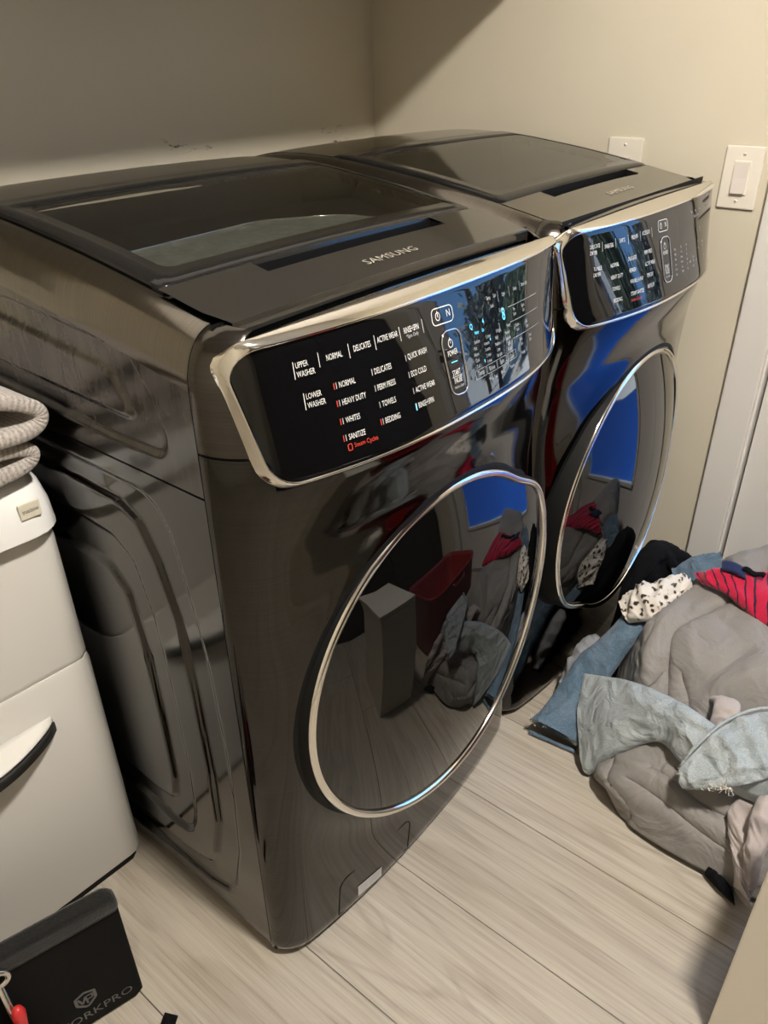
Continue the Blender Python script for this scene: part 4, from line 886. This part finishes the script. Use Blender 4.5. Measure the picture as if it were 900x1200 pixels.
h3 = tube('hem', [np.array(B1L[0]) * (1 - t) + np.array(B1R[0]) * t + [0, 0, .016 * math.sin(math.pi * t)] - np.array(rj.location) + [.003, -.004, .004] for t in np.linspace(.03, .97, 9)], .0045, 'bleach', rj, 8)
fray(rj, rip, 90, .015, 'thread', 'ripped_threads', .012)
tube('side_seam', [np.array(p) - np.array(rj.location) + np.array([-.004, 0, .012]) for p in catmull(B2L, 14, 0)], .003, 'bleach', rj, 6)
# pink-beige sweatpants
sp = empty('sweatpants', (.60, -.88, 0), 'pinkish beige jersey sweatpants spilling to the floor by the white cabinet', 'trousers'); sp['group'] = 'laundry heap on the floor'
ribbon_at(sp, [(.75, -.885, .18), (.684, -.855, .165), (.642, -.838, .135), (.605, -.86, .10), (.558, -.890, .055)], [(.69, -.92, .18), (.625, -.918, .15), (.597, -.912, .11), (.575, -.917, .07), (.556, -.916, .03)], 'leg', .024, 'pink', seed=3.3, fu=6, fv=3, amp=.012)
ribbon_at(sp, [(.69, -.875, .21), (.62, -.872, .19), (.588, -.88, .15), (.575, -.895, .10)], [(.66, -.915, .20), (.60, -.912, .17), (.572, -.915, .12), (.566, -.918, .07)], 'leg', .02, 'pink', seed=7.3, fu=5, fv=3, amp=.012, n=60, m=36)
ribbon('jersey_top', [(.775, -.735, .235), (.752, -.749, .248), (.715, -.757, .225)], [(.775, -.79, .25), (.752, -.794, .262), (.716, -.806, .238)], .012, 'pink', 'pale pink jersey scrap tucked under the ripped jeans', 'shirt', n=40, m=24, seed=5, amp=.006)
# red striped fleece with navy applique
RL = [(1.034, -.601, .318), (1.043, -.638, .345), (1.065, -.699, .358), (1.102, -.773, .36)]; RR = [(1.015, -.618, .318), (.985, -.676, .334), (.953, -.742, .326), (.909, -.829, .328)]
rf = ribbon('striped_fleece', RL, RR, .018, 'red', 'crimson fleece with black stripes and a navy patch, draped on the comforter', 'fleece', n=80, m=40, seed=1.2, fu=5, fv=3, amp=.009)
ap = np.array([[(1.046 - .030 * v - .004 * u, -.640 - .05 * u - .01 * v, .372 + .006 * math.sin(u * 3) - .004 * v) for v in np.linspace(0, 1, 6)] for u in np.linspace(0, 1, 8)])
a_ = grid('applique', ap, 'navy', rf); a_.modifiers.new('thick', 'SOLIDIFY').thickness = .004
ap = np.array([[(1.042 - .014 * v, -.685 - .045 * u, .376 + .003 * math.sin(u * 9)) for v in np.linspace(0, 1, 4)] for u in np.linspace(0, 1, 8)])
a_ = grid('applique', ap, 'blackc', rf); a_.modifiers.new('thick', 'SOLIDIFY').thickness = .004
# spotted fleece
ribbon('spotted_fleece', [(.955, -.478, .235), (.995, -.515, .28), (1.053, -.572, .285)], [(.912, -.515, .225), (.918, -.569, .265), (1.03, -.600, .29)], [.02, .034, .02], 'leo', 'cream fleece with black leopard spots resting on blue jeans', 'fleece', n=60, m=40, seed=2.7, fu=6, fv=7, amp=.016)
# black sock under the sweatpants
ribbon('sock', [(.602, -.848, .016), (.590, -.868, .022), (.578, -.888, .018)], [(.585, -.838, .010), (.570, -.868, .012), (.560, -.900, .008)], .014, 'blackc', 'small black sock on the floor under the sweatpants', 'sock', n=40, m=24, seed=8, amp=.006)

# lower garments give way under the ones lying on them
from mathutils.bvhtree import BVHTree
def cloth_meshes(name):
    o = bpy.data.objects[name]; return [(c, o.location.copy() if c is not o else Vector()) for c in ([o] if o.type == 'MESH' else [k for k in o.children if k.name.split('.')[0] == 'leg'])]
def press(under, over, gap=.003, reach=.03):
    trees = [BVHTree.FromPolygons([v.co + off for v in o.data.vertices], [tuple(p.vertices) for p in o.data.polygons]) for o, off in cloth_meshes(over)]
    up_v, dn_v = Vector((0, 0, 1)), Vector((0, 0, -1)); offs = [(0, 0)] + [(r_ * math.cos(a), r_ * math.sin(a)) for r_ in (.005, .011) for a in np.linspace(0, 2 * math.pi, 8, endpoint=False)]
    for o, off in cloth_meshes(under) + [(c, Vector()) for c in bpy.data.objects[under].children if c.name.startswith('edge_roll')]:
        for v in o.data.vertices:
            p = v.co + off; z = p.z
            for t in trees:
                for dx_, dy_ in offs:
                    h = t.ray_cast(Vector((p.x + dx_, p.y + dy_, -.2)), up_v)[0]
                    if h is None: continue
                    k = t.ray_cast(Vector((p.x + dx_, p.y + dy_, 1.0)), dn_v)[0]
                    if h.z - gap < z < k.z + reach: z = max(.003, h.z - gap)
            v.co.z = z - off.z
        o.data.update()
for under, over, gap in (('sweatpants', 'ripped_jeans', .003), ('jersey_top', 'ripped_jeans', .003), ('blue_jeans', 'spotted_fleece', .003), ('blue_jeans', 'ripped_jeans', .003),
                         ('comforter', 'ripped_jeans', .003), ('comforter', 'sweatpants', .003), ('comforter', 'jersey_top', .003), ('comforter', 'striped_fleece', .003), ('comforter', 'spotted_fleece', .003), ('comforter', 'blue_jeans', .003),
                         ('hooded_top', 'spotted_fleece', .003), ('hooded_top', 'blue_jeans', .003), ('hooded_top', 'comforter', .014), ('hooded_top', 'cotton_shirt', .003)): press(under, over, gap)

# ------------------------------------------------------------------ garden behind the glazed door
tag(box('ground', XW + .12, 60, -45, 30, -.4, -.18, 'concrete', None, 0), kind='structure')
pool = empty('swimming_pool', (3.0, -1.5, -.18), 'swimming pool under a bright blue cover behind the glazed door', 'pool')
box('pool_cover', -1.25, 3.2, -9, 3.5, .0, .03, 'water', pool, 0)
box('coping', -1.42, -1.25, -9.2, 3.7, .0, .06, 'concrete', pool, .01); box('coping', 3.2, 3.6, -9.2, 3.7, .0, .06, 'concrete', pool, .01)
def tree(x, y, h, r_, mt, label, seed, n_=5000):
    rg = np.random.default_rng(seed); root = empty('garden_tree', (x, y, -.18), label, 'tree', 0, 'trees behind the pool')
    tube('trunk', [(0, 0, 0), (.05, .03, h * .3), (-.04, .05, h * .7)], [.16, .12, .05], 'bark', root, 8)
    V = []; F_ = []; cl = rg.normal(size=(26, 3)) * [r_ * .45, r_ * .45, h * .20] + [0, 0, h * .62]
    for k in range(n_):
        p = cl[rg.integers(26)] + rg.normal(size=3) * r_ * .22; p[2] = max(p[2], .3); a = rg.normal(size=3); a /= np.linalg.norm(a); b = np.cross(a, rg.normal(size=3)); b /= np.linalg.norm(b); s_ = .10; q = len(V)
        V += [tuple(p - a * s_), tuple(p + b * s_ * .5), tuple(p + a * s_), tuple(p - b * s_ * .5)]; F_.append((q, q + 1, q + 2, q + 3))
    c = mk('crown', V, F_, mt, root, False); c['kind'] = 'stuff'; return root
for k, (x, y, h, r_, mt, lb) in enumerate([(9.5, -3.6, 1.45, 1.0, 'leafA', 'broad dark green garden tree behind the pool'), (10.5, -6.6, 2.1, 1.1, 'leafB', 'tall olive garden tree behind the pool'), (9.5, -9.9, 1.4, 1.1, 'leafA', 'low dark hedge tree at the far end of the pool'),
                                           (10.0, -.9, 1.2, .9, 'leafB', 'round olive bush tree opposite the glazed door'), (8.2, -13.2, 1.7, 1.1, 'leafB', 'spreading olive tree beyond the far pool corner'), (11, 2.1, 1.25, .9, 'leafA', 'dark green tree beside the pool end')]): tree(x, y, h, r_, mt, lb, 11 + k)
up_ = empty('utility_pole', (11.6, -8.3, -.18), 'wooden utility pole with a crossarm behind the trees', 'pole')
tube('mast', [(0, 0, 0), (0, 0, 4.2)], [.13, .09], 'bark', up_, 10); tube('crossarm', [(-.3, -.9, 3.8), (.3, .9, 3.8)], .07, 'bark', up_, 6)
